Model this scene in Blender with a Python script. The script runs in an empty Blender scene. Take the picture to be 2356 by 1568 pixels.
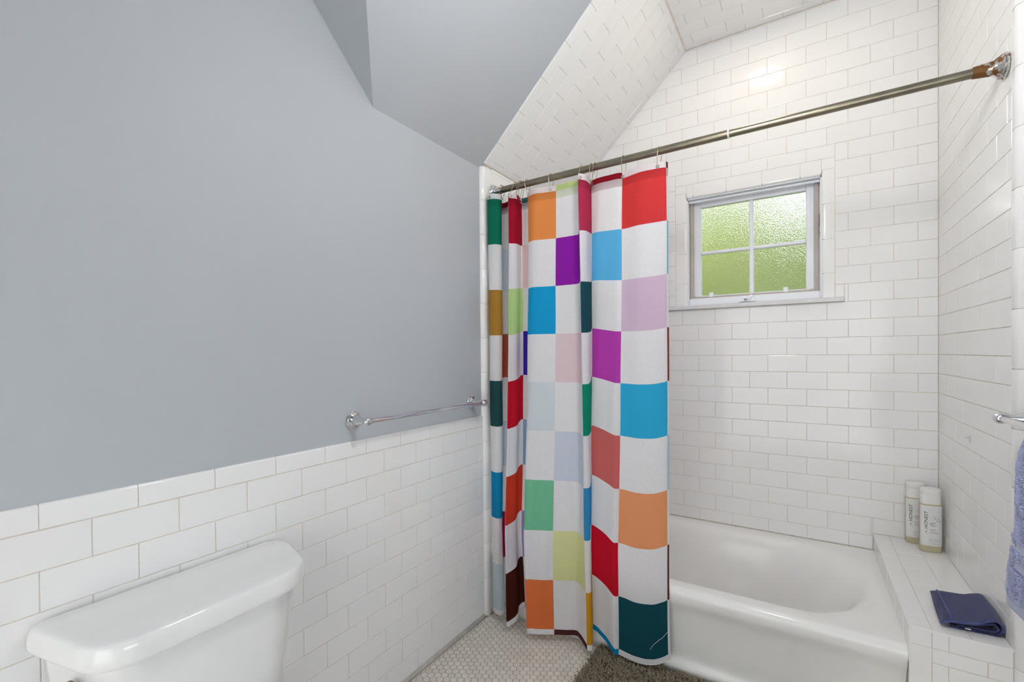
import bpy, math, random
from mathutils import Vector, Matrix
import numpy as np

random.seed(7)
rng = np.random.default_rng(11)
SC = bpy.context.scene
COL = SC.collection

# ------------------------------------------------------------------ camera
CAM_H = 1.1925
F_PX, YAW, PITCH, ROLL, CY = 1056.056, 0.56397, -0.00843, -0.00796, 821.429
cam = bpy.data.cameras.new('camera')
camo = bpy.data.objects.new('camera', cam); COL.objects.link(camo)
cam.sensor_fit = 'HORIZONTAL'; cam.sensor_width = 36.0
cam.lens = 36.0 * F_PX / 2356.0
cam.shift_y = (CY - 784.0) / 2356.0
cam.clip_start = 0.02; cam.clip_end = 200
_r = Vector((math.cos(YAW), math.sin(YAW), 0)); _f = Vector((-math.sin(YAW), math.cos(YAW), 0)); _u = Vector((0, 0, 1))
fw = _f * math.cos(PITCH) + _u * math.sin(PITCH)
up = _u * math.cos(PITCH) - _f * math.sin(PITCH)
rt = _r * math.cos(ROLL) + up * math.sin(ROLL)
up = up * math.cos(ROLL) - _r * math.sin(ROLL)
camo.matrix_world = Matrix(((rt.x, up.x, -fw.x, 0), (rt.y, up.y, -fw.y, 0), (rt.z, up.z, -fw.z, CAM_H), (0, 0, 0, 1)))
SC.camera = camo
CAMP = Vector((0, 0, CAM_H))

# ------------------------------------------------------------------ sky, exposure
SKY = 1.22
world = bpy.data.worlds.new('world'); SC.world = world
world.use_nodes = True
wn = world.node_tree.nodes; wn.clear()
sky = wn.new('ShaderNodeTexSky'); sky.sky_type = 'NISHITA'; sky.sun_disc = False
sky.sun_elevation = math.radians(38); sky.sun_rotation = math.radians(200); sky.air_density = 1.0; sky.dust_density = 2.0
bg = wn.new('ShaderNodeBackground'); bg.inputs['Strength'].default_value = SKY
wo = wn.new('ShaderNodeOutputWorld')
hs = wn.new('ShaderNodeHueSaturation'); hs.inputs['Saturation'].default_value = .30
world.node_tree.links.new(sky.outputs[0], hs.inputs['Color']); world.node_tree.links.new(hs.outputs[0], bg.inputs[0]); world.node_tree.links.new(bg.outputs[0], wo.inputs[0])
SHOWER_LAMP = 35.0
FILL_LAMP = 57.0  # strength of the added globe that fills the room with light
cy_ = SC.cycles
cy_.max_bounces = 7; cy_.diffuse_bounces = 5; cy_.glossy_bounces = 2; cy_.transmission_bounces = 5; cy_.adaptive_threshold = .04
cy_.use_light_tree = False
vs = SC.view_settings
vs.view_transform = 'Standard'; vs.look = 'None'; vs.gamma = 1.0; vs.use_curve_mapping = False
vs.exposure = 0.16

# ------------------------------------------------------------------ helpers
class MB:
    def __init__(s): s.v = []; s.f = []; s.mi = []; s.cur = 0
    def add(s, vs_, fs, mi=None):
        o = len(s.v); s.v += [tuple(p) for p in vs_]
        for f in fs: s.f.append(tuple(i + o for i in f)); s.mi.append(s.cur if mi is None else mi)
    def box(s, x0, x1, y0, y1, z0, z1):
        s.add([(x0,y0,z0),(x1,y0,z0),(x1,y1,z0),(x0,y1,z0),(x0,y0,z1),(x1,y0,z1),(x1,y1,z1),(x0,y1,z1)],
              [(0,3,2,1),(4,5,6,7),(0,1,5,4),(1,2,6,5),(2,3,7,6),(3,0,4,7)])
    def bbox(s, x0, x1, y0, y1, z0, z1, b):
        """box with chamfered edges"""
        vs_, fs = chamfer_box(x0, x1, y0, y1, z0, z1, b); s.add(vs_, fs)
    def loft(s, rings, cap0=True, cap1=True, closed=True):
        n = len(rings[0]); o = len(s.v)
        for r in rings: s.v += [tuple(p) for p in r]
        m = n if closed else n - 1
        for i in range(len(rings) - 1):
            for j in range(m):
                k = (j + 1) % n
                s.f.append((o+i*n+j, o+i*n+k, o+(i+1)*n+k, o+(i+1)*n+j)); s.mi.append(s.cur)
        if cap0: s.f.append(tuple(o + j for j in reversed(range(n)))); s.mi.append(s.cur)
        if cap1: s.f.append(tuple(o + (len(rings)-1)*n + j for j in range(n))); s.mi.append(s.cur)
    def lathe(s, prof, org, axis, n=24, cap0=True, cap1=True):
        """prof: list of (radius, distance along axis)"""
        a = Vector(axis).normalized(); t = Vector((0,0,1)) if abs(a.z) < .9 else Vector((1,0,0))
        e1 = a.cross(t).normalized(); e2 = a.cross(e1)
        org = Vector(org); rings = []
        for r, d in prof:
            rings.append([org + a*d + (e1*math.cos(2*math.pi*k/n) + e2*math.sin(2*math.pi*k/n))*max(r, 1e-5) for k in range(n)])
        s.loft(rings, cap0, cap1)
    def tube(s, pts, rad, n=8, cap=True, closed=False):
        pts = [Vector(p) for p in pts]; rings = []; m = len(pts); prev = None
        for i, p in enumerate(pts):
            a = pts[(i-1) % m] if (i > 0 or closed) else p
            b = pts[(i+1) % m] if (i < m-1 or closed) else p
            t = (b - a).normalized()
            if prev is None:
                ref = Vector((0,0,1)) if abs(t.z) < .9 else Vector((1,0,0))
                e1 = t.cross(ref).normalized()
            else:
                e1 = (prev - t*prev.dot(t)).normalized()
            prev = e1; e2 = t.cross(e1)
            r = rad[i] if isinstance(rad, (list, tuple)) else rad
            rings.append([p + (e1*math.cos(2*math.pi*k/n) + e2*math.sin(2*math.pi*k/n))*r for k in range(n)])
        if closed: rings.append(rings[0]); s.loft(rings, False, False)
        else: s.loft(rings, cap, cap)
    def build(s, name, mats, parent=None, smooth=False, angle=None):
        me = bpy.data.meshes.new(name)
        me.from_pydata(s.v, [], s.f); me.update()
        if not isinstance(mats, (list, tuple)): mats = [mats]
        for m in mats: me.materials.append(m)
        if len(mats) > 1: me.polygons.foreach_set('material_index', s.mi)
        if smooth or angle: me.shade_smooth()
        if angle: me.set_sharp_from_angle(angle=math.radians(angle))
        o = bpy.data.objects.new(name, me); COL.objects.link(o)
        if parent: o.parent = parent
        return o

def chamfer_box(x0, x1, y0, y1, z0, z1, b):
    vs_ = []; idx = {}
    xs = (x0, x1); ys = (y0, y1); zs = (z0, z1)
    for i in (0,1):
        for j in (0,1):
            for k in (0,1):
                sx = b if i == 0 else -b; sy = b if j == 0 else -b; sz = b if k == 0 else -b
                idx[(i,j,k,0)] = len(vs_); vs_.append((xs[i], ys[j]+sy, zs[k]+sz))
                idx[(i,j,k,1)] = len(vs_); vs_.append((xs[i]+sx, ys[j], zs[k]+sz))
                idx[(i,j,k,2)] = len(vs_); vs_.append((xs[i]+sx, ys[j]+sy, zs[k]))
    g = lambda i,j,k,a: idx[(i,j,k,a)]
    fs = []
    for i in (0,1):
        q = [g(i,0,0,0), g(i,1,0,0), g(i,1,1,0), g(i,0,1,0)]; fs.append(q if i else q[::-1])
        q = [g(0,i,0,1), g(0,i,1,1), g(1,i,1,1), g(1,i,0,1)]; fs.append(q if i else q[::-1])
        q = [g(0,0,i,2), g(1,0,i,2), g(1,1,i,2), g(0,1,i,2)]; fs.append(q if i else q[::-1])
    for i in (0,1):
        for j in (0,1):
            q = [g(i,j,0,0), g(i,j,0,1), g(i,j,1,1), g(i,j,1,0)]; fs.append(q if (i+j) % 2 else q[::-1])
            q = [g(i,0,j,0), g(i,1,j,0), g(i,1,j,2), g(i,0,j,2)]; fs.append(q if (i+j) % 2 else q[::-1])
            q = [g(0,i,j,1), g(1,i,j,1), g(1,i,j,2), g(0,i,j,2)]; fs.append(q if (i+j) % 2 else q[::-1])
            for k in (0,1):
                t = [g(i,j,k,0), g(i,j,k,1), g(i,j,k,2)]; fs.append(t if (i+j+k) % 2 else t[::-1])
    # orient outward
    c = Vector(((x0+x1)/2, (y0+y1)/2, (z0+z1)/2)); out = []
    for f in fs:
        p = [Vector(vs_[i]) for i in f]; nrm = (p[1]-p[0]).cross(p[2]-p[0])
        out.append(tuple(f) if nrm.dot(p[0]-c) > 0 else tuple(f[::-1]))
    return vs_, out

def thing(name, label, cat, loc=(0,0,0), group=None):
    o = bpy.data.objects.new(name, None); COL.objects.link(o); o.location = loc
    o.empty_display_size = .05
    return tag(o, label, cat, group)
def tag(o, label=None, cat=None, group=None, kind=None):
    if label: o['label'] = label
    if cat: o['category'] = cat
    if group: o['group'] = group
    if kind: o['kind'] = kind
    return o
def struct(name, mb, mats, label=None, **k):
    o = mb.build(name, mats, **k); o['kind'] = 'structure'
    if label: o['label'] = label
    return o

def lin(c):
    return tuple(((x/255)/12.92 if x/255 <= .04045 else ((x/255+.055)/1.055)**2.4) for x in c)

MATS = {}
def material(name, color, rough=.5, metal=0., coat=0., spec=.5, var=0., vscale=8., bump=0., bscale=60., sheen=0., translucent=0., trans=0., ior=1.45, emit=None, estr=0., attr=None, objvar=0.):
    m = bpy.data.materials.new(name); m.use_nodes = True
    nt = m.node_tree; n = nt.nodes; l = nt.links
    b = n['Principled BSDF']; out = n['Material Output']
    b.inputs['Base Color'].default_value = (*color, 1); b.inputs['Roughness'].default_value = rough
    b.inputs['Metallic'].default_value = metal; b.inputs['Specular IOR Level'].default_value = spec
    b.inputs['Coat Weight'].default_value = coat; b.inputs['Coat Roughness'].default_value = .04
    b.inputs['IOR'].default_value = ior
    b.inputs['Sheen Weight'].default_value = sheen; b.inputs['Transmission Weight'].default_value = trans
    if emit: b.inputs['Emission Color'].default_value = (*emit, 1); b.inputs['Emission Strength'].default_value = estr
    tc = n.new('ShaderNodeTexCoord'); src = None
    if attr:
        a = n.new('ShaderNodeAttribute'); a.attribute_name = attr; src = a.outputs['Color']
    if var > 0:
        nz = n.new('ShaderNodeTexNoise'); nz.inputs['Scale'].default_value = vscale; nz.inputs['Detail'].default_value = 2
        l.new(tc.outputs['Object'], nz.inputs['Vector'])
        mp = n.new('ShaderNodeMapRange'); mp.inputs['To Min'].default_value = 1 - var; mp.inputs['To Max'].default_value = 1 + var
        mp.inputs['From Min'].default_value = .3; mp.inputs['From Max'].default_value = .7
        l.new(nz.outputs['Fac'], mp.inputs['Value'])
        mul = n.new('ShaderNodeMix'); mul.data_type = 'RGBA'; mul.blend_type = 'MULTIPLY'; mul.inputs['Factor'].default_value = 1
        if src: l.new(src, mul.inputs['A'])
        else: mul.inputs['A'].default_value = (*color, 1)
        l.new(mp.outputs[0], mul.inputs['B']); src = mul.outputs['Result']
    if objvar > 0:
        oi = n.new('ShaderNodeObjectInfo'); mp = n.new('ShaderNodeMapRange')
        mp.inputs['To Min'].default_value = 1 - objvar; mp.inputs['To Max'].default_value = 1 + objvar*.3
        l.new(oi.outputs['Random'], mp.inputs['Value'])
        mul = n.new('ShaderNodeMix'); mul.data_type = 'RGBA'; mul.blend_type = 'MULTIPLY'; mul.inputs['Factor'].default_value = 1
        if src: l.new(src, mul.inputs['A'])
        else: mul.inputs['A'].default_value = (*color, 1)
        l.new(mp.outputs[0], mul.inputs['B']); src = mul.outputs['Result']
    if src: l.new(src, b.inputs['Base Color'])
    if bump > 0:
        nz = n.new('ShaderNodeTexNoise'); nz.inputs['Scale'].default_value = bscale; nz.inputs['Detail'].default_value = 1
        l.new(tc.outputs['Object'], nz.inputs['Vector'])
        bp = n.new('ShaderNodeBump'); bp.inputs['Strength'].default_value = bump; bp.inputs['Distance'].default_value = .002
        l.new(nz.outputs['Fac'], bp.inputs['Height']); l.new(bp.outputs[0], b.inputs['Normal'])
    if translucent > 0:
        t = n.new('ShaderNodeBsdfTranslucent'); mx = n.new('ShaderNodeMixShader'); mx.inputs[0].default_value = translucent
        if src: l.new(src, t.inputs['Color'])
        else: t.inputs['Color'].default_value = (*color, 1)
        l.new(b.outputs[0], mx.inputs[1]); l.new(t.outputs[0], mx.inputs[2]); l.new(mx.outputs[0], out.inputs[0])
    MATS[name] = m
    return m

M_tile = material('glazed_white_tile', (.888,.884,.878), rough=.10, coat=.0, objvar=.012)
M_grout = material('beige_grout', (.70,.635,.565), rough=.9, var=.12, vscale=30, bump=.2, bscale=300)
M_paint = material('blue_grey_paint', (.488,.516,.548), rough=.55, spec=.3, var=.012, vscale=3, bump=.06, bscale=350)
M_paintw = material('white_paint', (.78,.78,.77), rough=.4, var=.02, vscale=4, bump=.03, bscale=200)
M_hex = material('white_hex_tile', (.80,.75,.68), rough=.35, var=.02, vscale=40, objvar=.10)
M_hexs = material('white_hex_tile_field', (.77,.72,.65), rough=.35, var=.10, vscale=38)
M_hgrout = material('grey_brown_floor_grout', (.27,.215,.17), rough=.95, var=.15, vscale=50)
M_enamel = material('white_enamel', (.92,.915,.90), rough=.16, coat=.0, var=.01, vscale=4)
M_china = material('white_vitreous_china', (.86,.86,.85), rough=.08, coat=.4, var=.01, vscale=4)
M_chrome = material('polished_chrome', (.78,.78,.80), rough=.07, metal=1, var=.04, vscale=30)
M_rodm = material('brushed_bronze_nickel', (.30,.27,.205), rough=.30, metal=1, var=.12, vscale=25, bump=.03, bscale=400)
M_hook = material('hook_brass_wire', (.62,.54,.38), rough=.22, metal=1, var=.05, vscale=50)
M_vinyl = material('daylight_tinted_white_vinyl', (.84,.865,.91), rough=.35, var=.015, vscale=6)  # bluish daylight cast put into the white vinyl colour
M_stop = material('taupe_window_screen_frame', (.48,.43,.385), rough=.5, var=.05, vscale=20)
M_marble = material('pale_marble_sill', (.72,.72,.73), rough=.25, var=.06, vscale=14)
M_navy = material('navy_terry', lin((40,44,100)), rough=.95, sheen=.3, var=.18, vscale=90, bump=1., bscale=500)
M_navyhem = material('navy_hem', lin((78,84,140)), rough=.9, sheen=.2, var=.2, vscale=160, bump=.8, bscale=600)
M_towel = material('slate_blue_terry', lin((184,190,222)), rough=.95, sheen=.3, var=.20, vscale=45)
M_towelbase = material('slate_blue_terry_ground', lin((132,138,176)), rough=.95, sheen=.2, var=.25, vscale=60, bump=.6, bscale=500)
M_towelband = material('slate_blue_towel_band', lin((178,184,214)), rough=.8, sheen=.2, var=.06, vscale=120)
M_mat = material('grey_taupe_shag', lin((138,126,106)), rough=.95, sheen=.15, var=.25, vscale=60)
M_matb = material('mat_backing', lin((70,64,56)), rough=.95, var=.1, vscale=60)
M_dark = material('black_print', (.03,.03,.035), rough=.6, var=.02, vscale=50)
M_greyp = material('grey_print', (.33,.33,.34), rough=.6, var=.02, vscale=50)
M_red = material('reddish_print', (.45,.27,.25), rough=.6, var=.02, vscale=50)
M_greenp = material('green_print', (.42,.50,.38), rough=.6, var=.02, vscale=50)
M_label = material('white_bottle_label', (.78,.79,.78), rough=.35, var=.01, vscale=30)
M_cap = material('white_cap_plastic', (.84,.84,.82), rough=.3, var=.01, vscale=30)
M_soap = material('yellowish_gel_plastic', (.78,.72,.50), rough=.2, coat=.3, var=.05, vscale=30, translucent=.35)
M_bronze = material('brown_lever_metal', (.34,.27,.20), rough=.28, metal=1, var=.2, vscale=40)
M_clear = material('clear_grey_plastic', (.72,.72,.75), rough=.3, var=.02, vscale=30, trans=.0)
M_tag = material('white_care_tag', (.85,.85,.83), rough=.6, var=.02, vscale=60)
M_leaf = material('green_leaves', lin((118,132,44)), rough=.6, var=.35, vscale=3, translucent=.3)
M_leafd = material('dark_green_leaves', lin((74,96,44)), rough=.6, var=.35, vscale=3, translucent=.3)
M_bark = material('bark', (.12,.09,.06), rough=.9, var=.2, vscale=10)
M_lawn = material('lawn', lin((110,140,60)), rough=.9, var=.2, vscale=2)
M_lens = material('shower_lamp_lens', (.9,.9,.88), rough=.4, emit=(1.,.88,.70), estr=SHOWER_LAMP, var=.001)
M_lens2 = material('fill_lamp_lens', (.9,.9,.88), rough=.4, emit=(1.,.985,.97), estr=FILL_LAMP, var=.001)

# rusty chrome for the right flange
M_rust = material('rusty_chrome', (.6,.6,.6), rough=.25, metal=1.)
def _rust():
    nt = M_rust.node_tree; n = nt.nodes; l = nt.links; b = n['Principled BSDF']
    tc = n.new('ShaderNodeTexCoord'); nz = n.new('ShaderNodeTexNoise'); nz.inputs['Scale'].default_value = 80; nz.inputs['Detail'].default_value = 8
    l.new(tc.outputs['Object'], nz.inputs['Vector'])
    sx = n.new('ShaderNodeSeparateXYZ'); l.new(tc.outputs['Object'], sx.inputs[0])
    g = n.new('ShaderNodeMapRange'); g.inputs['From Min'].default_value = .40; g.inputs['From Max'].default_value = .462
    g.inputs['To Min'].default_value = .12; g.inputs['To Max'].default_value = -.12; l.new(sx.outputs['X'], g.inputs['Value'])
    ad = n.new('ShaderNodeMath'); ad.operation = 'ADD'; l.new(nz.outputs['Fac'], ad.inputs[0]); l.new(g.outputs[0], ad.inputs[1])
    cr = n.new('ShaderNodeMapRange'); cr.inputs['From Min'].default_value = .40; cr.inputs['From Max'].default_value = .50; l.new(ad.outputs[0], cr.inputs['Value'])
    mx = n.new('ShaderNodeMix'); mx.data_type = 'RGBA'; mx.inputs['A'].default_value = (.72,.70,.68,1); mx.inputs['B'].default_value = (.17,.075,.02,1)
    l.new(cr.outputs[0], mx.inputs['Factor']); l.new(mx.outputs['Result'], b.inputs['Base Color'])
    mm = n.new('ShaderNodeMapRange'); mm.inputs['To Min'].default_value = 1; mm.inputs['To Max'].default_value = .35; l.new(cr.outputs[0], mm.inputs['Value']); l.new(mm.outputs[0], b.inputs['Metallic'])
    mr = n.new('ShaderNodeMapRange'); mr.inputs['To Min'].default_value = .1; mr.inputs['To Max'].default_value = .45; l.new(cr.outputs[0], mr.inputs['Value']); l.new(mr.outputs[0], b.inputs['Roughness'])
    bp = n.new('ShaderNodeBump'); bp.inputs['Strength'].default_value = .5; bp.inputs['Distance'].default_value = .002
    l.new(ad.outputs[0], bp.inputs['Height']); l.new(bp.outputs[0], b.inputs['Normal'])
_rust()

# frosted glass
M_frost = bpy.data.materials.new('frosted_window_glass'); M_frost.use_nodes = True
def _frost():
    nt = M_frost.node_tree; n = nt.nodes; l = nt.links; b = n['Principled BSDF']
    b.inputs['Base Color'].default_value = (.95,.97,.95,1); b.inputs['Transmission Weight'].default_value = 1
    b.inputs['Roughness'].default_value = .26; b.inputs['IOR'].default_value = 1.45
    tc = n.new('ShaderNodeTexCoord'); v = n.new('ShaderNodeTexVoronoi'); v.inputs['Scale'].default_value = 230
    l.new(tc.outputs['Object'], v.inputs['Vector'])
    bp = n.new('ShaderNodeBump'); bp.inputs['Strength'].default_value = .32; bp.inputs['Distance'].default_value = .003
    l.new(v.outputs['Distance'], bp.inputs['Height']); l.new(bp.outputs[0], b.inputs['Normal'])
_frost()
M_clearglass = bpy.data.materials.new('clear_window_glass'); M_clearglass.use_nodes = True
def _cg():
    nt = M_clearglass.node_tree; n = nt.nodes; l = nt.links; n.remove(n['Principled BSDF'])
    t = n.new('ShaderNodeBsdfTransparent'); t.inputs[0].default_value = (.96,.97,.97,1)
    g = n.new('ShaderNodeBsdfGlossy'); g.inputs['Roughness'].default_value = .02
    fr = n.new('ShaderNodeFresnel'); mx = n.new('ShaderNodeMixShader')
    l.new(fr.outputs[0], mx.inputs[0]); l.new(t.outputs[0], mx.inputs[1]); l.new(g.outputs[0], mx.inputs[2])
    l.new(mx.outputs[0], n['Material Output'].inputs[0])
_cg()

# ------------------------------------------------------------------ room dimensions (metres, floor at z = 0)
XL, XR, YB = -1.230, .465, 2.487           # painted left wall, tiled right wall, tiled back wall
XA = -1.210                                # tiled left wall inside the shower alcove
YE = 1.690                                 # alcove begins here
XR2 = .490                                 # painted right wall of the room
XE, YR = 2.60, .95                         # the room widens to the right before the towel wall
YF = -1.50                                 # wall behind the camera
ZC = 2.738                                 # flat ceiling
ZK, KS = 2.0305, .9756                     # knee wall top, slope of the roof plane
YG, KG = 1.075, .98                        # gable plane
XS = XL + (ZC - ZK)/KS                     # where the slope meets the flat ceiling
YG2 = YG - (ZC - ZK)/KG
PV, PH = .0778, .07718                     # tile row pitch, half-tile pitch along a row
JT = .0017                                 # joint width
TD = .0014                                 # how far the grout lies behind the tile face
zs = lambda x: ZK + KS*(x - XL)

# ------------------------------------------------------------------ tiling
_tile_cache = {}
def clip_poly(poly, a, b, c):
    """keep a*x+b*y <= c"""
    out = []
    for i in range(len(poly)):
        p, q = poly[i], poly[(i+1) % len(poly)]
        dp, dq = a*p[0]+b*p[1]-c, a*q[0]+b*q[1]-c
        if dp <= 0: out.append(p)
        if (dp < 0 < dq) or (dq < 0 < dp):
            t = dp/(dp-dq); out.append((p[0]+(q[0]-p[0])*t, p[1]+(q[1]-p[1])*t))
    return out
def area2(p):
    return .5*sum(p[i][0]*p[(i+1)%len(p)][1]-p[(i+1)%len(p)][0]*p[i][1] for i in range(len(p)))
def clean(p, eps=2e-4):
    q = []
    for a in p:
        if not q or math.dist(a, q[-1]) > eps: q.append(a)
    if len(q) > 1 and math.dist(q[0], q[-1]) < eps: q.pop()
    return q
def inset(poly, d):
    n = len(poly); out = []
    for i in range(n):
        p0, p1, p2 = poly[i-1], poly[i], poly[(i+1) % n]
        e1 = (p1[0]-p0[0], p1[1]-p0[1]); e2 = (p2[0]-p1[0], p2[1]-p1[1])
        l1 = math.hypot(*e1) or 1e-9; l2 = math.hypot(*e2) or 1e-9
        n1 = (-e1[1]/l1, e1[0]/l1); n2 = (-e2[1]/l2, e2[0]/l2)
        k = 1 + n1[0]*n2[0] + n1[1]*n2[1]
        if k < .2: k = .2
        out.append((p1[0]+d*(n1[0]+n2[0])/k, p1[1]+d*(n1[1]+n2[1])/k))
    return out
def tile_geo(poly, bevel=.0013, depth=.006):
    """a flat tile: polygon in local xy, face at z = 0, back at z = -depth"""
    n = len(poly); ins = inset(poly, bevel); mid = inset(poly, bevel*.3)
    v = [(x, y, -depth) for x, y in poly] + [(x, y, -bevel*.8) for x, y in poly] + [(x, y, -bevel*.2) for x, y in mid] + [(x, y, 0) for x, y in ins]
    f = []
    for r in range(3):
        for i in range(n):
            j = (i+1) % n; f.append((r*n+i, r*n+j, (r+1)*n+j, (r+1)*n+i))
    f.append(tuple(3*n+i for i in range(n)))
    return v, f
def tile_obj(poly, frame, parent, name, mat, stuff=None, bevel=.0013, depth=.006, jit=1.):
    """poly in plane coordinates; frame = (origin, ux, uy, normal)"""
    poly = clean(poly)
    if len(poly) < 3 or area2(poly) < 4e-5: return None
    O, ux, uy, nn = frame
    cx = sum(p[0] for p in poly)/len(poly); cy = sum(p[1] for p in poly)/len(poly)
    loc = [(round(p[0]-cx, 5), round(p[1]-cy, 5)) for p in poly]
    tilt = Matrix.Rotation(random.gauss(0, .0009)*jit, 4, 'X') @ Matrix.Rotation(random.gauss(0, .0007)*jit, 4, 'Y')
    mw = Matrix(((ux.x, uy.x, nn.x, 0), (ux.y, uy.y, nn.y, 0), (ux.z, uy.z, nn.z, 0), (0,0,0,1)))
    pos = O + ux*cx + uy*cy + nn*(random.uniform(-.00015, .00015)*jit)
    mw = Matrix.Translation(pos) @ mw @ tilt
    if stuff is not None:
        v, f = tile_geo(loc, bevel, depth)
        stuff.add([mw @ Vector(p) for p in v], f); return None
    key = (name, tuple(loc), mat.name)
    me = _tile_cache.get(key)
    if me is None:
        v, f = tile_geo(loc, bevel, depth)
        me = bpy.data.meshes.new(name); me.from_pydata(v, [], f); me.materials.append(mat); me.update()
        _tile_cache[key] = me
    o = bpy.data.objects.new(name, me); COL.objects.link(o); o.parent = parent; o.matrix_world = mw
    return o
def sub_rect(rects, hole):
    out = []; hx0, hx1, hy0, hy1 = hole
    for x0, x1, y0, y1 in rects:
        if hx0 >= x1 or hx1 <= x0 or hy0 >= y1 or hy1 <= y0: out.append((x0, x1, y0, y1)); continue
        if hx0 > x0: out.append((x0, hx0, y0, y1))
        if hx1 < x1: out.append((hx1, x1, y0, y1))
        a, b = max(x0, hx0), min(x1, hx1)
        if hy0 > y0: out.append((a, b, y0, hy0))
        if hy1 < y1: out.append((a, b, hy1, y1))
    return out
def tiled(parent, frame, a0, b0, arange, brange, region, holes=(), name='tile', mat=None, parity=0, is_stuff=None, swap=False, half=PH, pv=PV):
    """running bond: rows are lines b = b0 + k*pv, joints at a = a0 + m*half (m and k same parity)"""
    mat = mat or M_tile; mb = MB(); cnt = 0
    k0 = math.floor((brange[0]-b0)/pv); k1 = math.ceil((brange[1]-b0)/pv)
    for k in range(k0, k1):
        m0 = math.floor((arange[0]-a0)/half) - 2
        m0 += (m0 + k + parity) % 2
        m = m0
        while a0 + m*half < arange[1]:
            r = (max(a0+m*half, arange[0]), min(a0+(m+2)*half, arange[1]), max(b0+k*pv, brange[0]), min(b0+(k+1)*pv, brange[1]))
            m += 2
            if r[1]-r[0] < .004 or r[3]-r[2] < .004: continue
            rects = [r]
            for h in holes: rects = sub_rect(rects, h)
            for x0, x1, y0, y1 in rects:
                if x1-x0 < .004 or y1-y0 < .004: continue
                j = JT/2
                p = [(x0+j, y0+j), (x1-j, y0+j), (x1-j, y1-j), (x0+j, y1-j)]
                if swap: p = [(b, a) for a, b in p][::-1]
                for h in region: p = clip_poly(p, *h)
                p = clean(p)
                if len(p) < 3: continue
                st = is_stuff and is_stuff(sum(q[0] for q in p)/len(p), sum(q[1] for q in p)/len(p))
                tile_obj(p, frame, parent, name, mat, mb if st else None)
                cnt += 1
    if mb.v:
        o = mb.build('hidden_tiles', mat, parent); o['kind'] = 'stuff'
    return cnt

X_, Y_, Z_ = Vector((1,0,0)), Vector((0,1,0)), Vector((0,0,1))

# ------------------------------------------------------------------ floor
fl = MB(); fl.box(XL-.1, XE+.1, YF-.1, YB+.1, -.12, -.0012)
floor = struct('floor', fl, M_hgrout, 'white hexagon mosaic floor with dark grout')
HP = .0254; HJ = .0018
hexes = []
R = (HP-HJ)/math.sqrt(3)
nx = int((XE-XL)/(HP*.8660))+1; ny = int((1.80-YF)/HP)+2
def in_view(x, y, z):
    d = Vector((x, y, z)) - CAMP; dp = d.dot(fw)
    if dp < .05: return None
    return 1178 + F_PX*d.dot(rt)/dp, CY - F_PX*d.dot(up)/dp
for i in range(nx):
    for j in range(ny):
        cx = XL + .016 + i*HP*.8660; cy = YF + j*HP + (HP/2 if i % 2 else 0)
        if cy > 1.80 or (cx > XR2 and cy > YR): continue
        hexes.append((cx, cy))
ranked = []
for cx, cy in hexes:
    uv = in_view(cx, cy, 0)
    vis = uv and 0 < uv[0] < 2356 and 0 < uv[1] < 1572 and cy < 1.77 and not (cx > -.69 and cy > 1.2)
    if vis: ranked.append((math.hypot(cx, cy), cx, cy))
ranked.sort(); near = set((a, b) for _, a, b in ranked[:300])
hexm = None; hstuff = MB(); FRF = (Vector((0,0,0)), X_, Y_, Z_)
for cx, cy in hexes:
    p = [(cx+R*math.cos(math.pi/3*k), cy+R*math.sin(math.pi/3*k)) for k in range(6)]
    p = clip_poly(p, -1, 0, -(XL+.011)); p = clip_poly(p, 1, 0, XR2-.004) if cy > YR-.02 else p
    tile_obj(p, FRF, floor, 'hexagon_tile', M_hex, None if (cx, cy) in near else hstuff, bevel=.0011, depth=.004, jit=2.)
o = hstuff.build('more_hexagon_tiles', M_hexs, floor); o['kind'] = 'stuff'

# ------------------------------------------------------------------ left wall: paint above, tile below
def prism(poly, o, ux, uy, n, t):
    mb = MB(); k = len(poly)
    a = [o + ux*p[0] + uy*p[1] for p in poly]; b = [q - n*t for q in a]
    mb.add(a + b, [tuple(range(k)), tuple(range(2*k-1, k-1, -1))] + [(i, k+i, k+(i+1) % k, (i+1) % k) for i in range(k)])
    return mb
ZCAP, ZL0 = .9135, .86386
O0 = Vector((0,0,0))
pl = [(YF-.1, 0), (YB+.1, 0), (YB+.1, ZK+.01), (YG, ZK), (YG2, ZC), (YG2, ZC+.1), (YF-.1, ZC+.1)]
wl = struct('wall_left', prism(pl, Vector((XL, 0, 0)), Y_, Z_, X_, .1), M_paint, 'blue-grey painted wall with white tile wainscot')
wt = .008   # wainscot thickness
g = MB(); g.box(XL-.005, XL+wt-TD, YF, YE-.004, 0, ZCAP-.003); g.build('grout', M_grout, wl)
FRL = (Vector((XL+wt, 0, 0)), Y_, Z_, X_)
# y runs left-to-right in view for the left wall: plane axes (y, z), normal +x
AL0 = .25179
lim = [(-1, 0, -YF), (1, 0, YE-.006)]
tiled(wl, FRL, AL0, ZL0, (YF, YE-.006), (.006, ZL0), [], is_stuff=lambda a, b: a < .12, parity=0)
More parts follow.
